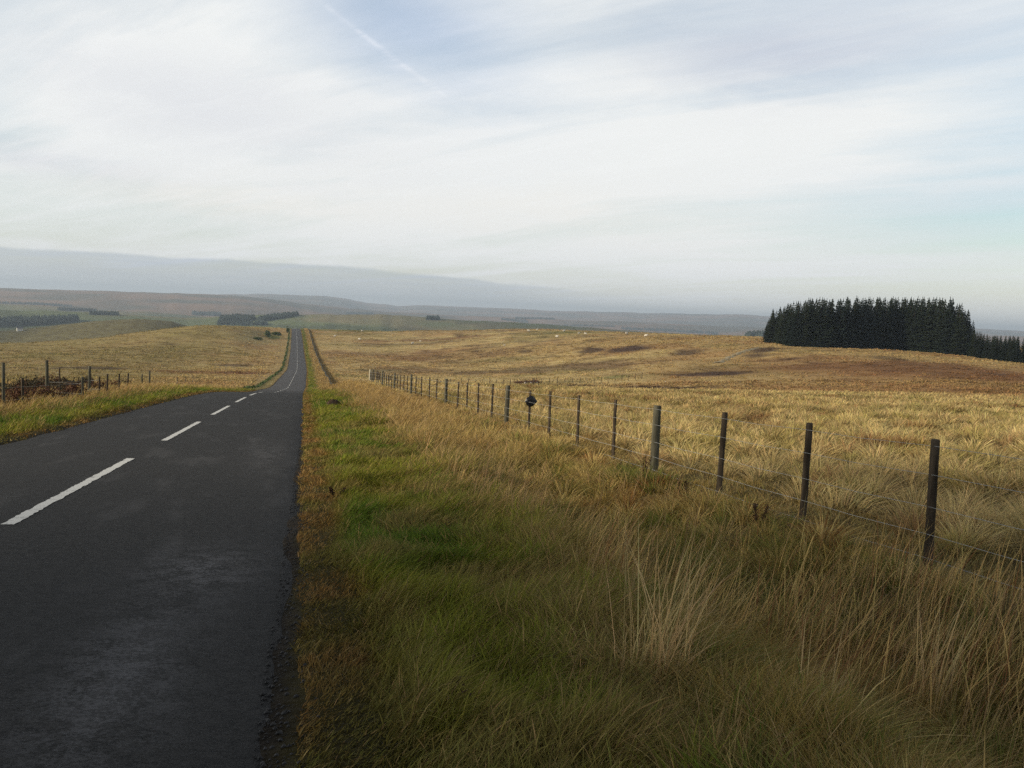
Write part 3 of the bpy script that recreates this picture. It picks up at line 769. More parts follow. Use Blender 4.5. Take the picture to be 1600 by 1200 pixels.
for hw in (0.13, 0.33, 0.56, 0.83, 1.07):
    b = MB(); pts = []
    for (p0, p1) in zip(POSTS[:-1], POSTS[1:]):
        for t_ in (0, 0.5):
            q = [p0[k]*(1-t_)+p1[k]*t_ for k in range(3)]
            pts.append((q[0]-0.045-fx, q[1]-fy, q[2]-fz+hw-(0.012 if t_ else 0)))
    b.tube(pts, [0.0023+0.00003*max(0, p[1]) for p in pts], 4, False)
    b.build('wire', M_WIRE, fence, True)
# black plastic on a thin post
v = plist[7][0]; u_ = fence_u(v); z = h1(u_, v)
b = MB()
ring = []
prof = [(-.145, 0.0, .03), (-.10, .09, .05), (-.02, .15, .055), (.06, .13, .05), (.13, .05, .03), (.17, 0.0, .012)]
for (sx_, hz_, dz_) in prof:
    ring.append([Vector((sx_+0.012*math.sin(3*t_)+rg.uniform(-.008, .008), -0.05+dz_*math.sin(t_)*1.1+rg.uniform(-.008, .008), hz_*math.cos(t_)*(1.0+0.12*math.sin(5*t_+sx_*9)) - 0.01)) for t_ in np.linspace(0, 2*math.pi, 11)[:-1]])
for r_ in ring: b.v.extend(r_)
for i in range(len(ring)-1):
    for k in range(10):
        b.f.append((i*10+k, i*10+(k+1) % 10, (i+1)*10+(k+1) % 10, (i+1)*10+k))
b.f.append(tuple(range(10))[::-1]); b.f.append(tuple(50+k for k in range(10)))
tag(b.build('plastic_bag', M_PLASTIC, None, False, (u_+0.02, v, z+0.86)), 'scrap of black plastic wrapped round a thin fence post', 'plastic bag')

# ------------------------------------------------------------------ fence row crossing the valley floor
rowpx = [(566, 597.5)]
pA = np.array(endp); 
def towards(px, r_):
    a_ = R(float(az_of_px(px))); return np.array([r_*math.sin(a_), r_*math.cos(a_)])
way = [pA, towards(640, 150), towards(705, 186), towards(800, 196), towards(900, 203), towards(1010, 214)]
row = empty('valley_fence', (pA[0], pA[1]+0.3, h1(pA[0], pA[1]+0.3)))
tag(row, 'row of small thin posts running across the valley floor behind the near fence', 'fence')
RP = []
seg = [0]
for a_, b_ in zip(way[:-1], way[1:]): seg.append(seg[-1]+float(np.linalg.norm(b_-a_)))
s_ = 1.6
while s_ < seg[-1]:
    k = max(i for i in range(len(seg)-1) if seg[i] <= s_)
    t_ = (s_-seg[k])/(seg[k+1]-seg[k]); q = way[k]*(1-t_)+way[k+1]*t_
    RP.append((q[0], q[1], h1(q[0], q[1]))); s_ += 2.3 if k == 0 else 1.75
shared = [post_mesh(1.2+0.08*i, 0.05+0.006*i, 6, (0.02*(i-1), 0.01)) for i in range(3)]
for i, q in enumerate(RP[:98]):
    link('post', shared[i % 3], M_WOOD, row, (q[0]-row.location.x, q[1]-row.location.y, q[2]-row.location.z))
for hw in (0.45, 0.95):
    b = MB(); b.tube([(q[0]-row.location.x, q[1]-row.location.y, q[2]-row.location.z+hw) for q in RP], [0.006]*len(RP), 3, False)
    b.build('wire', M_WIRE, row)

# ------------------------------------------------------------------ left hand fence
lp = [(6, 646, 575, .045), (37, 642, 596, .04), (74, 628, 569, .06), (94, 626, 580, .03), (129, 631, 592, .045), (139, 621, 576, .06),
      (155, 622, 591, .035), (167, 619, 587, .04), (185, 615, 586, .04), (199, 612, 585, .04), (222, 609, 586, .045), (233, 608.5, 581, .085),
      (276, 602, 589, .05), (290, 600, 588, .05), (301, 599, 588, .05)]
lb = site([q[0] for q in lp], [q[1] for q in lp])
lf = empty('weathered_fence', tuple(lb[0]))
tag(lf, 'old crooked fence of weathered posts in the straw grass left of the road', 'fence')
LP = []
for (px, yb, yt, r_), q in zip(lp, lb):
    d = np.linalg.norm(q); H = (yb-yt)/F*d
    link('post', post_mesh(H, r_, 7, (rg.uniform(-.05, .05), rg.uniform(-.03, .03))), M_WOODG if r_ > .042 else M_WOOD, lf, tuple(np.array(q)-np.array(lf.location)))
    LP.append(np.array(q)-np.array(lf.location))
order = sorted(LP, key=lambda p: p[1])
for hw in (0.35, 0.7):
    b = MB(); b.tube([(p[0], p[1], p[2]+hw) for p in order], [0.004]*len(order), 3, False); b.build('wire', M_WIRE, lf)

# ------------------------------------------------------------------ bushes and low plants
def leaf_cloud(nl, rad, leaf, seed, flat=0.0):
    g = np.random.default_rng(seed)
    lob = g.normal(0, 1, (7, 3)); lob /= np.linalg.norm(lob, axis=1)[:, None]; lob *= 0.55; lob[:, 2] = np.abs(lob[:, 2])
    k = g.integers(0, 7, nl)
    p = g.normal(0, 1, (nl, 3)); p /= np.linalg.norm(p, axis=1)[:, None]; p *= (g.random((nl, 1))**0.5)*0.55
    p = p+lob[k]; p[:, 2] = np.maximum(p[:, 2], -0.25)+0.3
    p = p*np.array(rad)
    a_ = g.normal(0, 1, (nl, 3)); b_ = g.normal(0, 1, (nl, 3))
    a_ /= np.linalg.norm(a_, axis=1)[:, None]; b_ -= a_*(a_*b_).sum(1)[:, None]; b_ /= np.linalg.norm(b_, axis=1)[:, None]
    s_ = leaf*(0.6+0.8*g.random((nl, 1)))
    co = np.stack([p-b_*s_*.35, p+a_*s_, p+b_*s_*.35, p-a_*s_*.5], 1).reshape(-1, 3)
    return co, np.arange(nl*4).reshape(-1, 4)
def bush(name, px, py, rad, leaf, nl, mat, label, cat, group=None, seed=1):
    q = site1(px, py)
    e_ = empty(name, tuple(q)); tag(e_, label, cat, group)
    co, f = leaf_cloud(nl, rad, leaf, seed)
    link('foliage', mesh_np('foliage', co, f), mat, e_)
    b = MB(); g = random.Random(seed)
    for k in range(7):
        a_ = g.uniform(0, 6.28); b.tube([(0, 0, -.1), (math.cos(a_)*rad[0]*.3, math.sin(a_)*rad[1]*.3, rad[2]*.5), (math.cos(a_)*rad[0]*.7, math.sin(a_)*rad[1]*.7, rad[2]*1.0)], [.03, .02, .006], 4)
    b.build('stem', M_TWIG, e_)
    return e_
bush('gorse_bush', 14, 627, (1.1, 0.7, 0.55), 0.06, 2600, M_GORSE, 'dark spreading bush behind the leftmost fence post', 'bush', None, 3)
bush('gorse_bush', 56, 618, (1.1, 0.7, 0.52), 0.06, 2000, M_GORSE, 'dark ragged bush right beside the tallest left post', 'bush', None, 4)
bush('gorse_bush', 106, 614, (0.8, 0.6, 0.62), 0.07, 2000, M_GORSE, 'low rounded olive bush between the left fence posts', 'bush', None, 5)
bush('gorse_bush', 135, 612, (0.45, 0.4, 0.6), 0.07, 900, M_GORSE, 'small dark shrub against a mid left fence post', 'bush', None, 6)
bush('hawthorn_bush', 419, 526, (1.7, 1.6, 2.6), 0.4, 900, M_HAWTHORN, 'upright dark hawthorn on the far slope left of the road', 'bush', None, 7)
bush('hawthorn_bush', 432, 524, (2.6, 2.0, 1.5), 0.4, 900, M_HAWTHORN, 'low wide hawthorn beside the far road below the crest', 'bush', None, 8)
bush('hawthorn_bush', 449, 520, (0.9, 0.9, 2.6), 0.35, 500, M_HAWTHORN, 'narrow hawthorn nearest the far road on its left', 'bush', None, 9)
bush('hawthorn_bush', 403, 531, (2.4, 1.6, 0.9), 0.35, 600, M_HAWTHORN, 'lowest scrubby bush of the clump on the far left slope', 'bush', None, 10)
for k, px in enumerate((600, 618, 560, 545)):
    bush('hawthorn_bush', px, 515.6, (3.2, 1.6, 1.0), 0.4, 500, M_HAWTHORN, ['low green bush on the crest right of the road, third along', 'low green bush on the crest furthest right of the hedge line',
         'low green bush on the crest second from the far road', 'low green bush on the crest nearest the far road'][k], 'bush', None, 20+k)

for k, (px, py, rr_, hh_, mt) in enumerate([(24, 634, .5, .42, M_TWIG), (66, 630, .55, .45, M_TWIG), (88, 622, .6, .5, M_GORSE), (118, 624, .5, .4, M_TWIG), (148, 616, .5, .42, M_TWIG), (40, 620, .8, .55, M_GORSE), (18, 640, .5, .4, M_TWIG), (78, 615, .8, .55, M_TWIG), (104, 629, .45, .36, M_TWIG), (168, 612, .6, .45, M_TWIG), (192, 609, .6, .4, M_GORSE)]):
    bush('scrub_bush', px, py, (rr_*1.15, rr_*.9, hh_*1.25), 0.055, 1000, mt, ['low brown scrub between the two leftmost posts', 'brown scrub at the foot of the tallest left post', 'olive scrub by the thin leaning left post',
         'dry brown scrub left of the split pair of posts', 'brown scrub right of the split pair of posts', 'dark olive scrub behind the second left post', 'low brown scrub right beside the leftmost post', 'tall brown scrub behind the tallest left post', 'small brown scrub in front of the mid left posts',
         'brown scrub by the short far posts of the left fence', 'olive scrub furthest along the left fence'][k], 'bush', None, 40+k)

# heap of dead brushwood in front of the valley fence
q = site1(826, 599.5)
bp = empty('brush_pile', tuple(q)); tag(bp, 'heap of dead brown brushwood and pale stones in front of the valley fence', 'brush pile')
b = MB(); g = random.Random(9)
for k in range(420):
    x_ = g.uniform(-2.8, 2.8); hh = 0.75*(1-abs(x_)/3.4)+(0.55 if 0.9 < x_ < 2.0 else 0)
    p0 = Vector((x_, g.uniform(-.8, .8), g.uniform(0, hh*.7))); d_ = Vector((g.uniform(-1, 1), g.uniform(-1, 1), g.uniform(0, 1.1))).normalized()
    b.tube([p0, p0+d_*g.uniform(.3, .9)], [.035, .012], 3)
b.build('brushwood', M_TWIG, bp)
for x_, s_ in ((-.9, .26), (.25, .22), (1.5, .2)):
    b = MB(); b.tube([(x_, -.7, -.1), (x_+.05, -.72, .2), (x_+.1, -.7, .42)], [s_, s_*1.05, s_*.5], 7, True, .15); b.build('stone', M_PALESTONE, bp, True)

# dark mound of earth on the verge
q = site1(521, 640)
b = MB(); N = 22
for i in range(9):
    r_ = i/8.0
    for k in range(N):
        t_ = 2*math.pi*k/N
        rr = r_*(0.36+0.05*math.sin(2*t_+1)+0.03*math.sin(5*t_))
        zz = 0.40*(1-r_**2.2)+rg.uniform(-.018, .018)-0.03
        b.v.append(Vector((rr*math.cos(t_)*1.05, rr*math.sin(t_)*0.85, zz)))
for i in range(8):
    for k in range(N): b.f.append((i*N+k, i*N+(k+1) % N, (i+1)*N+(k+1) % N, (i+1)*N+k))
tag(b.build('molehill', M_EARTH, None, True, tuple(q)), 'dark brown mound of earth on the green verge beside the road', 'mound')

# dried dock plants
def dock(px, py, hgt, label, seed):
    q = site1(px, py); g = random.Random(seed)
    e_ = empty('dock_plant', tuple(q)); tag(e_, label, 'weed')
    for k in range(3):
        b = MB(); s_ = MB()
        a_ = g.uniform(0, 6.28); tip = Vector((math.cos(a_)*.10, math.sin(a_)*.10, hgt*g.uniform(.75, 1)))
        s_.tube([(0, 0, -.05), tip*.5, tip], [.006, .005, .003], 5)
        for j in range(60):
            t_ = g.uniform(.45, 1.0); p = tip*t_+Vector((g.gauss(0, .013), g.gauss(0, .013), g.gauss(0, .01)))
            d_ = Vector((g.gauss(0, 1), g.gauss(0, 1), g.gauss(0, 1))).normalized()*.012; o_ = d_.orthogonal().normalized()*.008
            b.tri(p-d_, p+o_, p+d_, p-o_)
        st = s_.build('stalk', M_DOCK, e_); b.build('seed_head', M_DOCK, st)
dock(694, 1150, .24, 'small dried dock with dark seed heads in the green verge nearest the viewer', 1)
dock(1004, 757, .42, 'dried dock standing just left of the thick fence post', 2)
dock(1062, 790, .36, 'dried dock with curled head between the thick post and the next thin post', 3)
dock(1182, 838, .42, 'pair of dark dock stalks left of the second thin post from the right', 4)
dock(525, 780, .16, 'low brown dock at the edge of the road', 5)
dock(1245, 838, .14, 'short dark weed tuft at the foot of a thin fence post', 6)

# the straw tussocks with long stems, foreground right
def big_tussock(px, py, nstem, nleaf, hstem, fan, label, seed):
    q = site1(px, py)
    e_ = empty('grass_tussock', tuple(q)); tag(e_, label, 'grass tussock')
    A = Grass(); n = nstem
    th = rng.random(n)*2*math.pi; rr = rng.random(n)*0.22
    tilt = rng.normal(fan[0], fan[1], n)                 # lean to the right of the picture
    lx = np.sin(tilt); ly = rng.normal(0.05, 0.16, n)
    c_ = jitc(np.array([0.62, 0.45, 0.21])+np.zeros((n, 3)), n, .35)
    A.blades(np.cos(th)*rr, np.sin(th)*rr*0.7, hstem*(0.35+0.75*rng.random(n))*np.cos(tilt)**0.5, 0.0050+0.0042*rng.random(n), np.arctan2(ly, lx), np.hypot(lx, ly)*1.1, c_*0.9, 3, c_, np.full(n, -.02))
    A.build('stem', None, parent=e_)
    B = Grass(); n = nleaf
    th = rng.random(n)*2*math.pi; rr = np.sqrt(rng.random(n))*0.22
    c_ = jitc(np.array([0.42, 0.30, 0.12])+np.zeros((n, 3)), n, .35)
    gr = rng.random(n) < .3; c_[gr] = np.array([0.13, 0.135, 0.045])
    B.blades(np.cos(th)*rr, np.sin(th)*rr, 0.16+0.22*rng.random(n), np.full(n, .005), th+rng.normal(0, .4, n), 0.9+1.1*rng.random(n), c_, 3, c_*1.1, np.full(n, -.02), 0.25)
    B.build('leaf', None, parent=e_)
big_tussock(1025, 1085, 120, 700, 0.92, (0.26, 0.40), 'big straw tussock with long pale stems fanning right beside the green verge', 1)
big_tussock(1285, 1150, 50, 400, 0.62, (0.12, 0.22), 'straw tussock with upright reddish stems near the bottom right', 2)
big_tussock(1450, 1130, 60, 350, 0.85, (0.25, 0.14), 'tall pale stems leaning right in the bottom right corner', 3)
big_tussock(1160, 1010, 20, 350, 0.50, (0.45, 0.25), 'low straw tussock behind the big one, leaning right', 4)

# ------------------------------------------------------------------ walls beside the far road
def dry_wall(name, pts, hgt, wid, label, mat):
    o0 = pts[0]; b = MB(); prev = None; g = random.Random(len(pts))
    for i, p in enumerate(pts):
        d = Vector((pts[min(i+1, len(pts)-1)][0]-pts[max(i-1, 0)][0], pts[min(i+1, len(pts)-1)][1]-pts[max(i-1, 0)][1], 0)).normalized()
        nrm = Vector((d.y, -d.x, 0)); c_ = Vector(p)-Vector(o0)
        hh = hgt*g.uniform(.8, 1.15)
        cur = [c_-nrm*wid*.6+Vector((0, 0, -.3)), c_-nrm*wid*g.uniform(.38, .5)+Vector((0, 0, hh*.8)), c_+nrm*g.uniform(-.08, .08)+Vector((0, 0, hh)),
               c_+nrm*wid*g.uniform(.38, .5)+Vector((0, 0, hh*.8)), c_+nrm*wid*.6+Vector((0, 0, -.3))]
        b.v.extend(cur)
        if i:
            k = (i-1)*5
            for j in range(4): b.f.append((k+j, k+j+1, k+j+6, k+j+5))
    tag(b.build(name, mat, None, False, o0), label, 'wall')
pts = []
v = 172.0
while v < 640:
    u_ = 4.3+float(off(v))+0.12*math.sin(v*.13); pts.append((u_, v, h1(u_, v))); v += 1.6
pts2 = []
for t_ in np.linspace(0, 0.6, 6)[::-1][:-1]:
    u_ = 4.3+float(off(172.))+t_*6; vv = 172+3*t_; pts2.append((u_, vv, h1(u_, vv)))
dry_wall('stone_wall', pts2+pts, 0.6, 0.34, 'low dark drystone wall climbing the far slope right of the road', M_STONE)
pts = []
v = 128.0
while v < 640:
    u_ = -6.6+float(off(v))-0.5*sstep(320, 128, np.array(v))+0.1*math.sin(v*.17); pts.append((u_, v, h1(u_, v))); v += 1.6
# hedge bank on the left of the far road
o0 = pts[0]
co = []; fc = []
for i, p in enumerate(pts):
    nl = 26
    g = np.random.default_rng(i)
    c_, f_ = leaf_cloud(nl, (0.40, 1.3, 0.24), 0.20, i)
    fc.append(f_+sum(len(x_) for x_ in co)); co.append(c_+np.array(p)-np.array(o0))
tag(link('hedge', mesh_np('hedge', np.concatenate(co), np.concatenate(fc)), M_HAWTHORN, None, o0), 'low scrubby green growth along the left edge of the far road', 'hedge')

# ------------------------------------------------------------------ sheep on the far crest
def sheep_mesh():
    verts = [(0, 0, .62), (.28, 0, .64), (-.30, 0, .62), (.46, 0, .78), (.60, 0, .86), (.74, 0, .80),
             (.26, .11, .40), (.27, .12, 0.0), (.26, -.11, .40), (.27, -.12, 0.0), (-.30, .12, .40), (-.33, .12, 0.0), (-.30, -.12, .40), (-.33, -.12, 0.0), (-.46, 0, .58)]
    edges = [(0, 1), (0, 2), (1, 3), (3, 4), (4, 5), (1, 6), (6, 7), (1, 8), (8, 9), (2, 10), (10, 11), (2, 12), (12, 13), (2, 14)]
    rad = [.25, .24, .25, .15, .11, .06, .08, .045, .08, .045, .09, .045, .09, .045, .12]
    me = bpy.data.meshes.new('fleece'); me.from_pydata(verts, edges, []); o = bpy.data.objects.new('tmp', me); C.objects.link(o)
    m_ = o.modifiers.new('s', 'SKIN')
    for i, r_ in enumerate(rad): me.skin_vertices[0].data[i].radius = (r_, r_)
    me.skin_vertices[0].data[0].use_root = True
    o.modifiers.new('ss', 'SUBSURF').levels = 2
    dg = bpy.context.evaluated_depsgraph_get(); em = bpy.data.meshes.new_from_object(o.evaluated_get(dg))
    bpy.data.objects.remove(o)
    em.name = 'sheep'
    return em
smesh = sheep_mesh(); smesh.materials.clear(); smesh.materials.append(M_WOOL); smesh.materials.append(M_FACE)
for p in smesh.polygons:
    if p.center.x > .56 or (p.center.z < .30): p.material_index = 1
sp_ = [(644, 538.4, 'biggest white sheep on the brown band of the far slope', 1), (562, 532, 'white sheep grazing the pale slope left of the others', 1), (523, 527, 'white sheep nearest the far road wall', 1),
       (566, 515.6, 'white sheep on the green crest right of the road', 1), (870, 528, 'white sheep lowest of the flock on the middle crest', 1), (826, 518.5, 'white sheep at the left end of the flock on the crest', 1),
       (881, 519, 'white sheep at the centre of the flock on the crest', 1), (904, 522.5, 'small sheep just right of the flock centre', 0.8), (915, 523.5, 'pale sheep beside the small one on the crest', 0.9),
       (839, 516.3, 'sheep half over the skyline left of the flock centre', 0.8), (979, 523, 'white sheep furthest right but one on the crest', 1), (1009, 527, 'white sheep furthest right on the crest', 1),
       (657, 534.5, 'faint small sheep above the biggest one', .7), (788, 541, 'tiny lone sheep on the tan slope below the crest', .6)]
for i, (px, py, lab, s_) in enumerate(sp_):
    q = site1(px, py)
    if np.isnan(q).any() or np.linalg.norm(q) > 720: q = site1(px, py+3)
    o = link('sheep', smesh, None, None, tuple(q)); o.scale = (1.35*s_,)*3; o.rotation_euler = (0, 0, [0.3, 2.8, 0.1, 3.4, -.4, 2.9, .2][i % 7])
    tag(o, lab, 'sheep', 'sheep grazing the far slope')

# ------------------------------------------------------------------ conifers
def conifer_mesh(seed, n_lay=26, spread=0.17, thin=1.0):
    g = random.Random(seed); b = MB()
    for i in range(n_lay):
        t_ = i/(n_lay-1); z = 0.03+0.95*t_
        rad = spread*(1-t_)**0.75*(1.0 if t_ > .10 else .85)+0.006
        k = max(4, int(10-5*t_))
        a0 = g.uniform(0, 6.28)
        for j in range(k):
            a_ = a0+6.283*j/k+g.uniform(-.25, .25); L = rad*g.uniform(.65, 1.2)
            d_ = Vector((math.cos(a_), math.sin(a_), 0)); s_ = Vector((-d_.y, d_.x, 0))
            zb = z+g.uniform(-.012, .012); dr = -0.30*L+g.uniform(-.01, .012); wd = L*.42
            root = Vector((0, 0, zb+.012)); mid = d_*L*.55+Vector((0, 0, zb+dr*.35)); tip = d_*L+Vector((0, 0, zb+dr+.010))
            b.tri(root, mid-s_*wd*.8, tip); b.tri(root, tip, mid+s_*wd*.8)
            for q in (-1, 1):
                m2 = d_*L*.72+s_*q*wd*.9+Vector((0, 0, zb+dr*.9-.012))
                b.tri(mid*.8+root*.2, m2, mid+d_*L*.2)
            b.tri(mid, mid+Vector((0, 0, -.030*thin))+d_*L*.1, tip)
    b.tri((-.006, 0, .93), (.006, 0, .93), (0, 0, 1.02)); b.tri((0, -.006, .93), (0, .006, .93), (0, 0, 1.02))
    return b.mesh('crown')
CROWNS = [conifer_mesh(100+i, 24+i % 3, 0.165+0.012*(i % 4)) for i in range(7)]
tb = MB(); tb.tube([(0, 0, -.05), (0, 0, .3), (0, 0, .96)], [.014, .010, .001], 7); TRUNK = tb.mesh('trunk', True)
TRUNK.materials.append(M_BARK)
for c_ in CROWNS: c_.materials.append(M_NEEDLE)
def conifer(x, y, H, label, group, g, wide=1.0):
    e_ = empty('conifer', (x, y, h1(x, y)), g.uniform(0, 6.28)); tag(e_, label, 'tree', group)
    e_.scale = (H*wide, H*wide, H)
    e_.rotation_euler = (g.uniform(-.03, .03), g.uniform(-.03, .03), g.uniform(0, 6.28))
    link('crown', g.choice(CROWNS), None, e_); link('trunk', TRUNK, None, e_)
base_px = [(1196, 532), (1212, 537), (1235, 541), (1300, 543.5), (1400, 547), (1500, 555), (1600, 568), (1700, 581)]
bx = np.array([p[0] for p in base_px], float)
bs = site(bx, np.array([p[1] for p in base_px], float))
for i in range(len(bs)):
    print('plantation', base_px[i], np.round(bs[i], 1))
topx = [(1195, 26), (1203, 43), (1214, 57), (1240, 67), (1268, 76), (1300, 73), (1320, 76), (1400, 77), (1482, 81), (1492, 74), (1506, 66), (1514, 50), (1522, 38), (1540, 34), (1600, 37), (1700, 38)]
g = random.Random(21)
px = 1198.0; nfront = 0
while px < 1690:
    p = np.array([np.interp(px, bx, bs[:, k]) for k in range(2)]); d = float(np.hypot(*p))
    dirn = p/d
    tall_ = px < 1512
    rows = 6 if tall_ else 5
    for r_ in range(rows):
        q = p+dirn*(r_*2.5+g.uniform(-.6, .6))+np.array([dirn[1], -dirn[0]])*g.uniform(-.8, .8)
        pxx = px+g.uniform(-2, 2)
        H = np.interp(pxx, [t_[0] for t_ in topx], [t_[1] for t_ in topx])/F*d*(1.0 if r_ else .95)*g.uniform(.95, 1.02)
        H += 0.0
        if px < 1228 and r_ > 0: H = max(H, 0)
        if not tall_: lab, gr = 'short dark conifer in the low row right of the tall plantation', 'low conifers at the right edge'
        elif px < 1228: lab, gr = 'dark conifer at the rounded left end of the plantation', 'conifers at the left end of the plantation'
        elif r_ == 0: lab, gr = 'tall dark conifer in the front row of the plantation', 'front row conifers of the plantation'
        else: lab, gr = 'dark conifer inside the plantation showing only its spiky top', 'inner conifers of the plantation'
        conifer(q[0], q[1], max(H, 3.0), lab, gr, g, (1.75 if px < 1216 else 1.40) if r_ == 0 else 1.2)
        nfront += 1
    px += (2.25 if tall_ else 1.7)/d*F
print('conifers', nfront)

# ------------------------------------------------------------------ far woods, each one mass of trees
def wood(spec, hgt, label, spacing=5.0, seed=1, lim=900):
    """spec: polygon in the photo of the ground the wood covers"""
    g = np.random.default_rng(seed)
    xs = [p[0] for p in spec]; lo = [p[1] for p in spec]; hi = [p[2] for p in spec]
    n = lim
    px = xs[0]+g.random(n)*(xs[-1]-xs[0]); a_ = np.interp(px, xs, lo); b_ = np.interp(px, xs, hi)
    py = a_+(b_-a_)*g.random(n)
    s_ = site(px, py); s_ = s_[~np.isnan(s_).any(1)]
    d_ = np.linalg.norm(s_, axis=1); s_ = s_[(d_ > 740) & (np.abs(d_-np.median(d_)) < np.median(d_)*.4)]
    if len(s_) == 0: print('no wood', label); return
    o0 = s_[0]; co = []; f = []; k = 6
    for i, p in enumerate(s_):
        H = hgt*(0.75+0.45*g.random()); rr = H*(0.26+.08*g.random()); q = p-o0; base = len(co)
        for (zf, rf) in ((-.05, .75), (.35, .95), (.36, .6), (.68, .5), (.69, .32)):
            for j in range(k):
                t_ = 6.283*j/k+i; co.append((q[0]+math.cos(t_)*rr*rf*(.8+.4*g.random()), q[1]+math.sin(t_)*rr*rf*(.8+.4*g.random()), q[2]+H*zf))
        co.append((q[0], q[1], q[2]+H))
        for l_ in range(4):
            for j in range(k):
                f.append((base+l_*k+j, base+l_*k+(j+1) % k, base+(l_+1)*k+(j+1) % k)); f.append((base+l_*k+j, base+(l_+1)*k+(j+1) % k, base+(l_+1)*k+j))
        for j in range(k): f.append((base+4*k+j, base+4*k+(j+1) % k, base+5*k))
    o = link('distant_wood', mesh_np('distant_wood', np.array(co), np.array(f)), M_NEEDLEFAR, None, tuple(o0))
    tag(o, label, 'wood', kind='stuff')
    print('wood', label, 'd=%.0f n=%d' % (np.median(np.linalg.norm(s_, axis=1)), len(s_)))
wood([(-60, 512, 505), (0, 511, 503), (60, 509, 501), (110, 504, 500), (122, 502, 500)], 10, 'long dark conifer wood at the far left edge below the hills', seed=1)
wood([(343, 503, 497), (370, 505, 495), (398, 501, 497)], 7, 'dark wood just left of the wood above the far road', seed=2, lim=400)
wood([(404, 503, 499), (430, 500, 494), (466, 493.5, 491.5)], 7, 'dark wood on the hill straight above the far road', seed=3, lim=450)
wood([(340, 508, 504), (380, 509, 505), (418, 509, 506)], 6, 'lower dark strip of wood left of the far road', seed=12, lim=250)
wood([(540, 492, 490), (582, 491.5, 489.5)], 9, 'small dark wood on top of the green hill right of the far road', seed=4, lim=260)
wood([(667, 500, 498), (686, 500, 498)], 7, 'tiny square copse on the green hill', seed=5, lim=120)
wood([(783, 500, 498), (820, 505, 500), (825, 506, 503)], 8, 'thin dark shelter belt at the centre of the distant fields', seed=6, lim=220)
wood([(805, 498.5, 497), (866, 499.5, 498)], 9, 'dark belt of trees right above the central shelter belt', seed=7, lim=260)
wood([(970, 515, 512.5), (1050, 519, 515), (1122, 523, 520)], 9, 'long low dark wood behind the middle crest', seed=8, lim=500)
wood([(1165, 526, 522), (1200, 528, 523)], 10, 'dark wood just left of the plantation in the valley', seed=9, lim=160)
wood([(140, 492, 490), (186, 493, 490)], 6, 'faint wood on the left hills above the brown knoll', seed=10, lim=160)
wood([(300, 493, 490), (345, 494, 491)], 12, 'faint wood right of the brown knoll', seed=11, lim=160)

wood([(0, 475, 473.5), (60, 476.5, 475), (112, 480, 479)], 9, 'thin blue wood line along the far left valley side', seed=13, lim=240)
wood([(90, 485, 483.5), (150, 487, 485.5)], 8, 'thin strip of trees in the left valley fields above the long wood', seed=14, lim=160)
wood([(880, 509, 508), (960, 511, 510)], 8, 'faint thin tree belt left of the long low wood behind the crest', seed=15, lim=160)

# far farmhouse at the left
q = site1(31, 517)
fh = empty('farmhouse', tuple(q), R(20)); fh.scale = (.6, .6, .6); tag(fh, 'tiny white farmhouse in front of the long wood at far left', 'house')
def box(b, x0, x1, y0, y1, z0, z1):
    n = len(b.v)
    for z in (z0, z1):
        for (x, y) in ((x0, y0), (x1, y0), (x1, y1), (x0, y1)): b.v.append(Vector((x, y, z)))
    for f in ((3, 2, 1, 0), (4, 5, 6, 7), (0, 1, 5, 4), (1, 2, 6, 5), (2, 3, 7, 6), (3, 0, 4, 7)): b.f.append(tuple(n+k for k in f))
b = MB(); box(b, -4, 4, -2.6, 2.6, -1, 3.6); n = len(b.v)
b.tri((-4, -2.6, 3.6), (-4, 2.6, 3.6), (-4, 0, 5.6)); b.tri((4, 2.6, 3.6), (4, -2.6, 3.6), (4, 0, 5.6)); b.build('wall', M_RENDER, fh)
b = MB(); b.tri((-4.2, -3, 3.4), (4.2, -3, 3.4), (4.2, 0, 5.75), (-4.2, 0, 5.75)); b.tri((4.2, 3, 3.4), (-4.2, 3, 3.4), (-4.2, 0, 5.75), (4.2, 0, 5.75)); rf = b.build('roof', M_SLATE, fh)
b = MB(); box(b, -3.8, -3.1, -.4, .4, 5.3, 6.6); b.build('chimney', M_STONE, rf)
for x_ in (-2.6, 0, 2.2):
    b = MB(); box(b, x_-.4, x_+.4, -2.66, -2.603, 1.2, 2.4); b.build('window', M_DARKGLASS, fh)

# pale track up the right slope
tp = [(1122, 567), (1140, 558), (1158, 551), (1172, 546.5), (1185, 544)]
ts = site([p[0] for p in tp], [p[1] for p in tp])
print('track', np.round(ts, 1).tolist())
co = []; 
tt = np.linspace(0, len(ts)-1, 60)
cx = np.interp(tt, range(len(ts)), ts[:, 0]); cy = np.interp(tt, range(len(ts)), ts[:, 1])
for i in range(60):
    k = max(i-1, 0); l_ = min(i+1, 59); d_ = np.array([cx[l_]-cx[k], cy[l_]-cy[k]]); d_ /= np.linalg.norm(d_); nn = np.array([d_[1], -d_[0]])
    wd = 1.1+0.25*math.sin(i*.9)
    for s_ in (-1, -.3, .3, 1):
        x_, y_ = cx[i]+nn[0]*wd*s_, cy[i]+nn[1]*wd*s_; co.append((x_, y_, h1(x_, y_)+(.22 if abs(s_) < .5 else .05)))
f = [(4*i+j, 4*i+j+1, 4*i+j+5, 4*i+j+4) for i in range(59) for j in range(3)]
M_TRACK = plain('pale trodden track', (0.30, 0.25, 0.16), 0.95, 0.8, 0.3, 0.1)
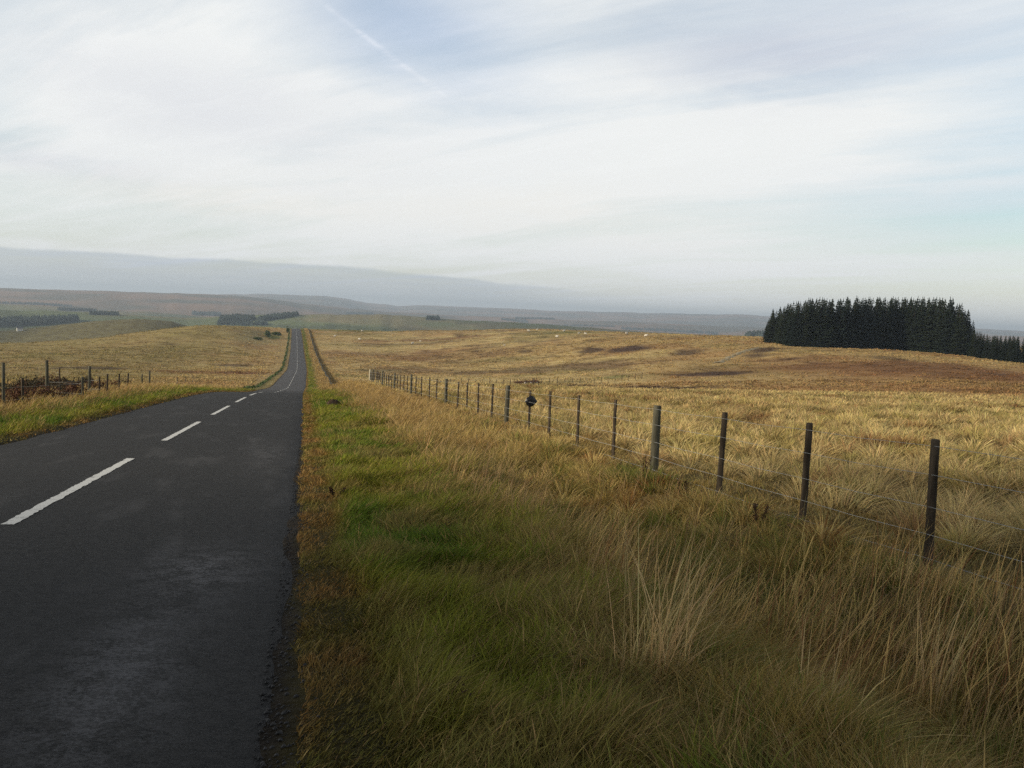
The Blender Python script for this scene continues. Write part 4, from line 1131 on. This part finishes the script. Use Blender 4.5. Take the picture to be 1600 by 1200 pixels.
tag(link('track', mesh_np('track', np.array(co), np.array(f)), M_TRACK), 'pale track climbing the slope left of the plantation', 'track', kind='structure')

# ------------------------------------------------------------------ out-of-view mesh added to block the sun and shade the near verge
def add_sun_blocker():
    g = np.random.default_rng(4)
    L = 900.0; c = np.array(sd)*L + np.array((0.0, -133.0, 0.0))
    b = MB(); NU, NVv = 64, 20
    for i in range(NVv+1):
        ph = math.pi*i/NVv
        for k in range(NU):
            th = 2*math.pi*k/NU
            dirx = np.array((math.cos(th)*math.sin(ph), math.sin(th)*math.sin(ph), math.cos(ph)))
            q = 1+0.22*(fbm(np.array([th*2.2+dirx[2]*3]), np.array([ph*2.5]), 5, 4)[0]-.5)*min(1, k/6, (NU-k)/6)
            b.v.append(Vector((dirx[0]*150*q, dirx[1]*142*q, dirx[2]*22*q*(1.3 if dirx[2] > 0 else .5))))
    for i in range(NVv):
        for k in range(NU):
            b.f.append((i*NU+k, (i+1)*NU+k, (i+1)*NU+(k+1) % NU, i*NU+(k+1) % NU))
    m_, t_, b_ = new_mat('sun blocker white'); b_.inputs['Base Color'].default_value = (.85, .86, .88, 1); b_.inputs['Roughness'].default_value = 1
    tag(b.build('sun_blocker', m_, None, True, tuple(c)), kind='structure')
add_sun_blocker()

# ------------------------------------------------------------------ haze over the valley
b = MB(); box(b, -14200, 14200, -1000, 15500, -140, 150)
hz = bpy.data.materials.new('haze air'); hz.use_nodes = True
nt = hz.node_tree; nt.nodes.clear()
vo = nt.nodes.new('ShaderNodeVolumePrincipled'); vo.inputs['Color'].default_value = (0.68, 0.82, 1.0, 1); vo.inputs['Density'].default_value = 0.00014
vo.inputs['Anisotropy'].default_value = 0.2
out = nt.nodes.new('ShaderNodeOutputMaterial'); nt.links.new(vo.outputs[0], out.inputs['Volume'])
hz.cycles.homogeneous_volume = True if hasattr(hz.cycles, 'homogeneous_volume') else True
tag(b.build('haze', hz), 'pale blue haze filling the air over the valley', 'haze', kind='stuff')
for o in list(C.objects):
    if o.type == 'MESH' and o.data.polygons and not o.data.materials: print('no material', o.name)
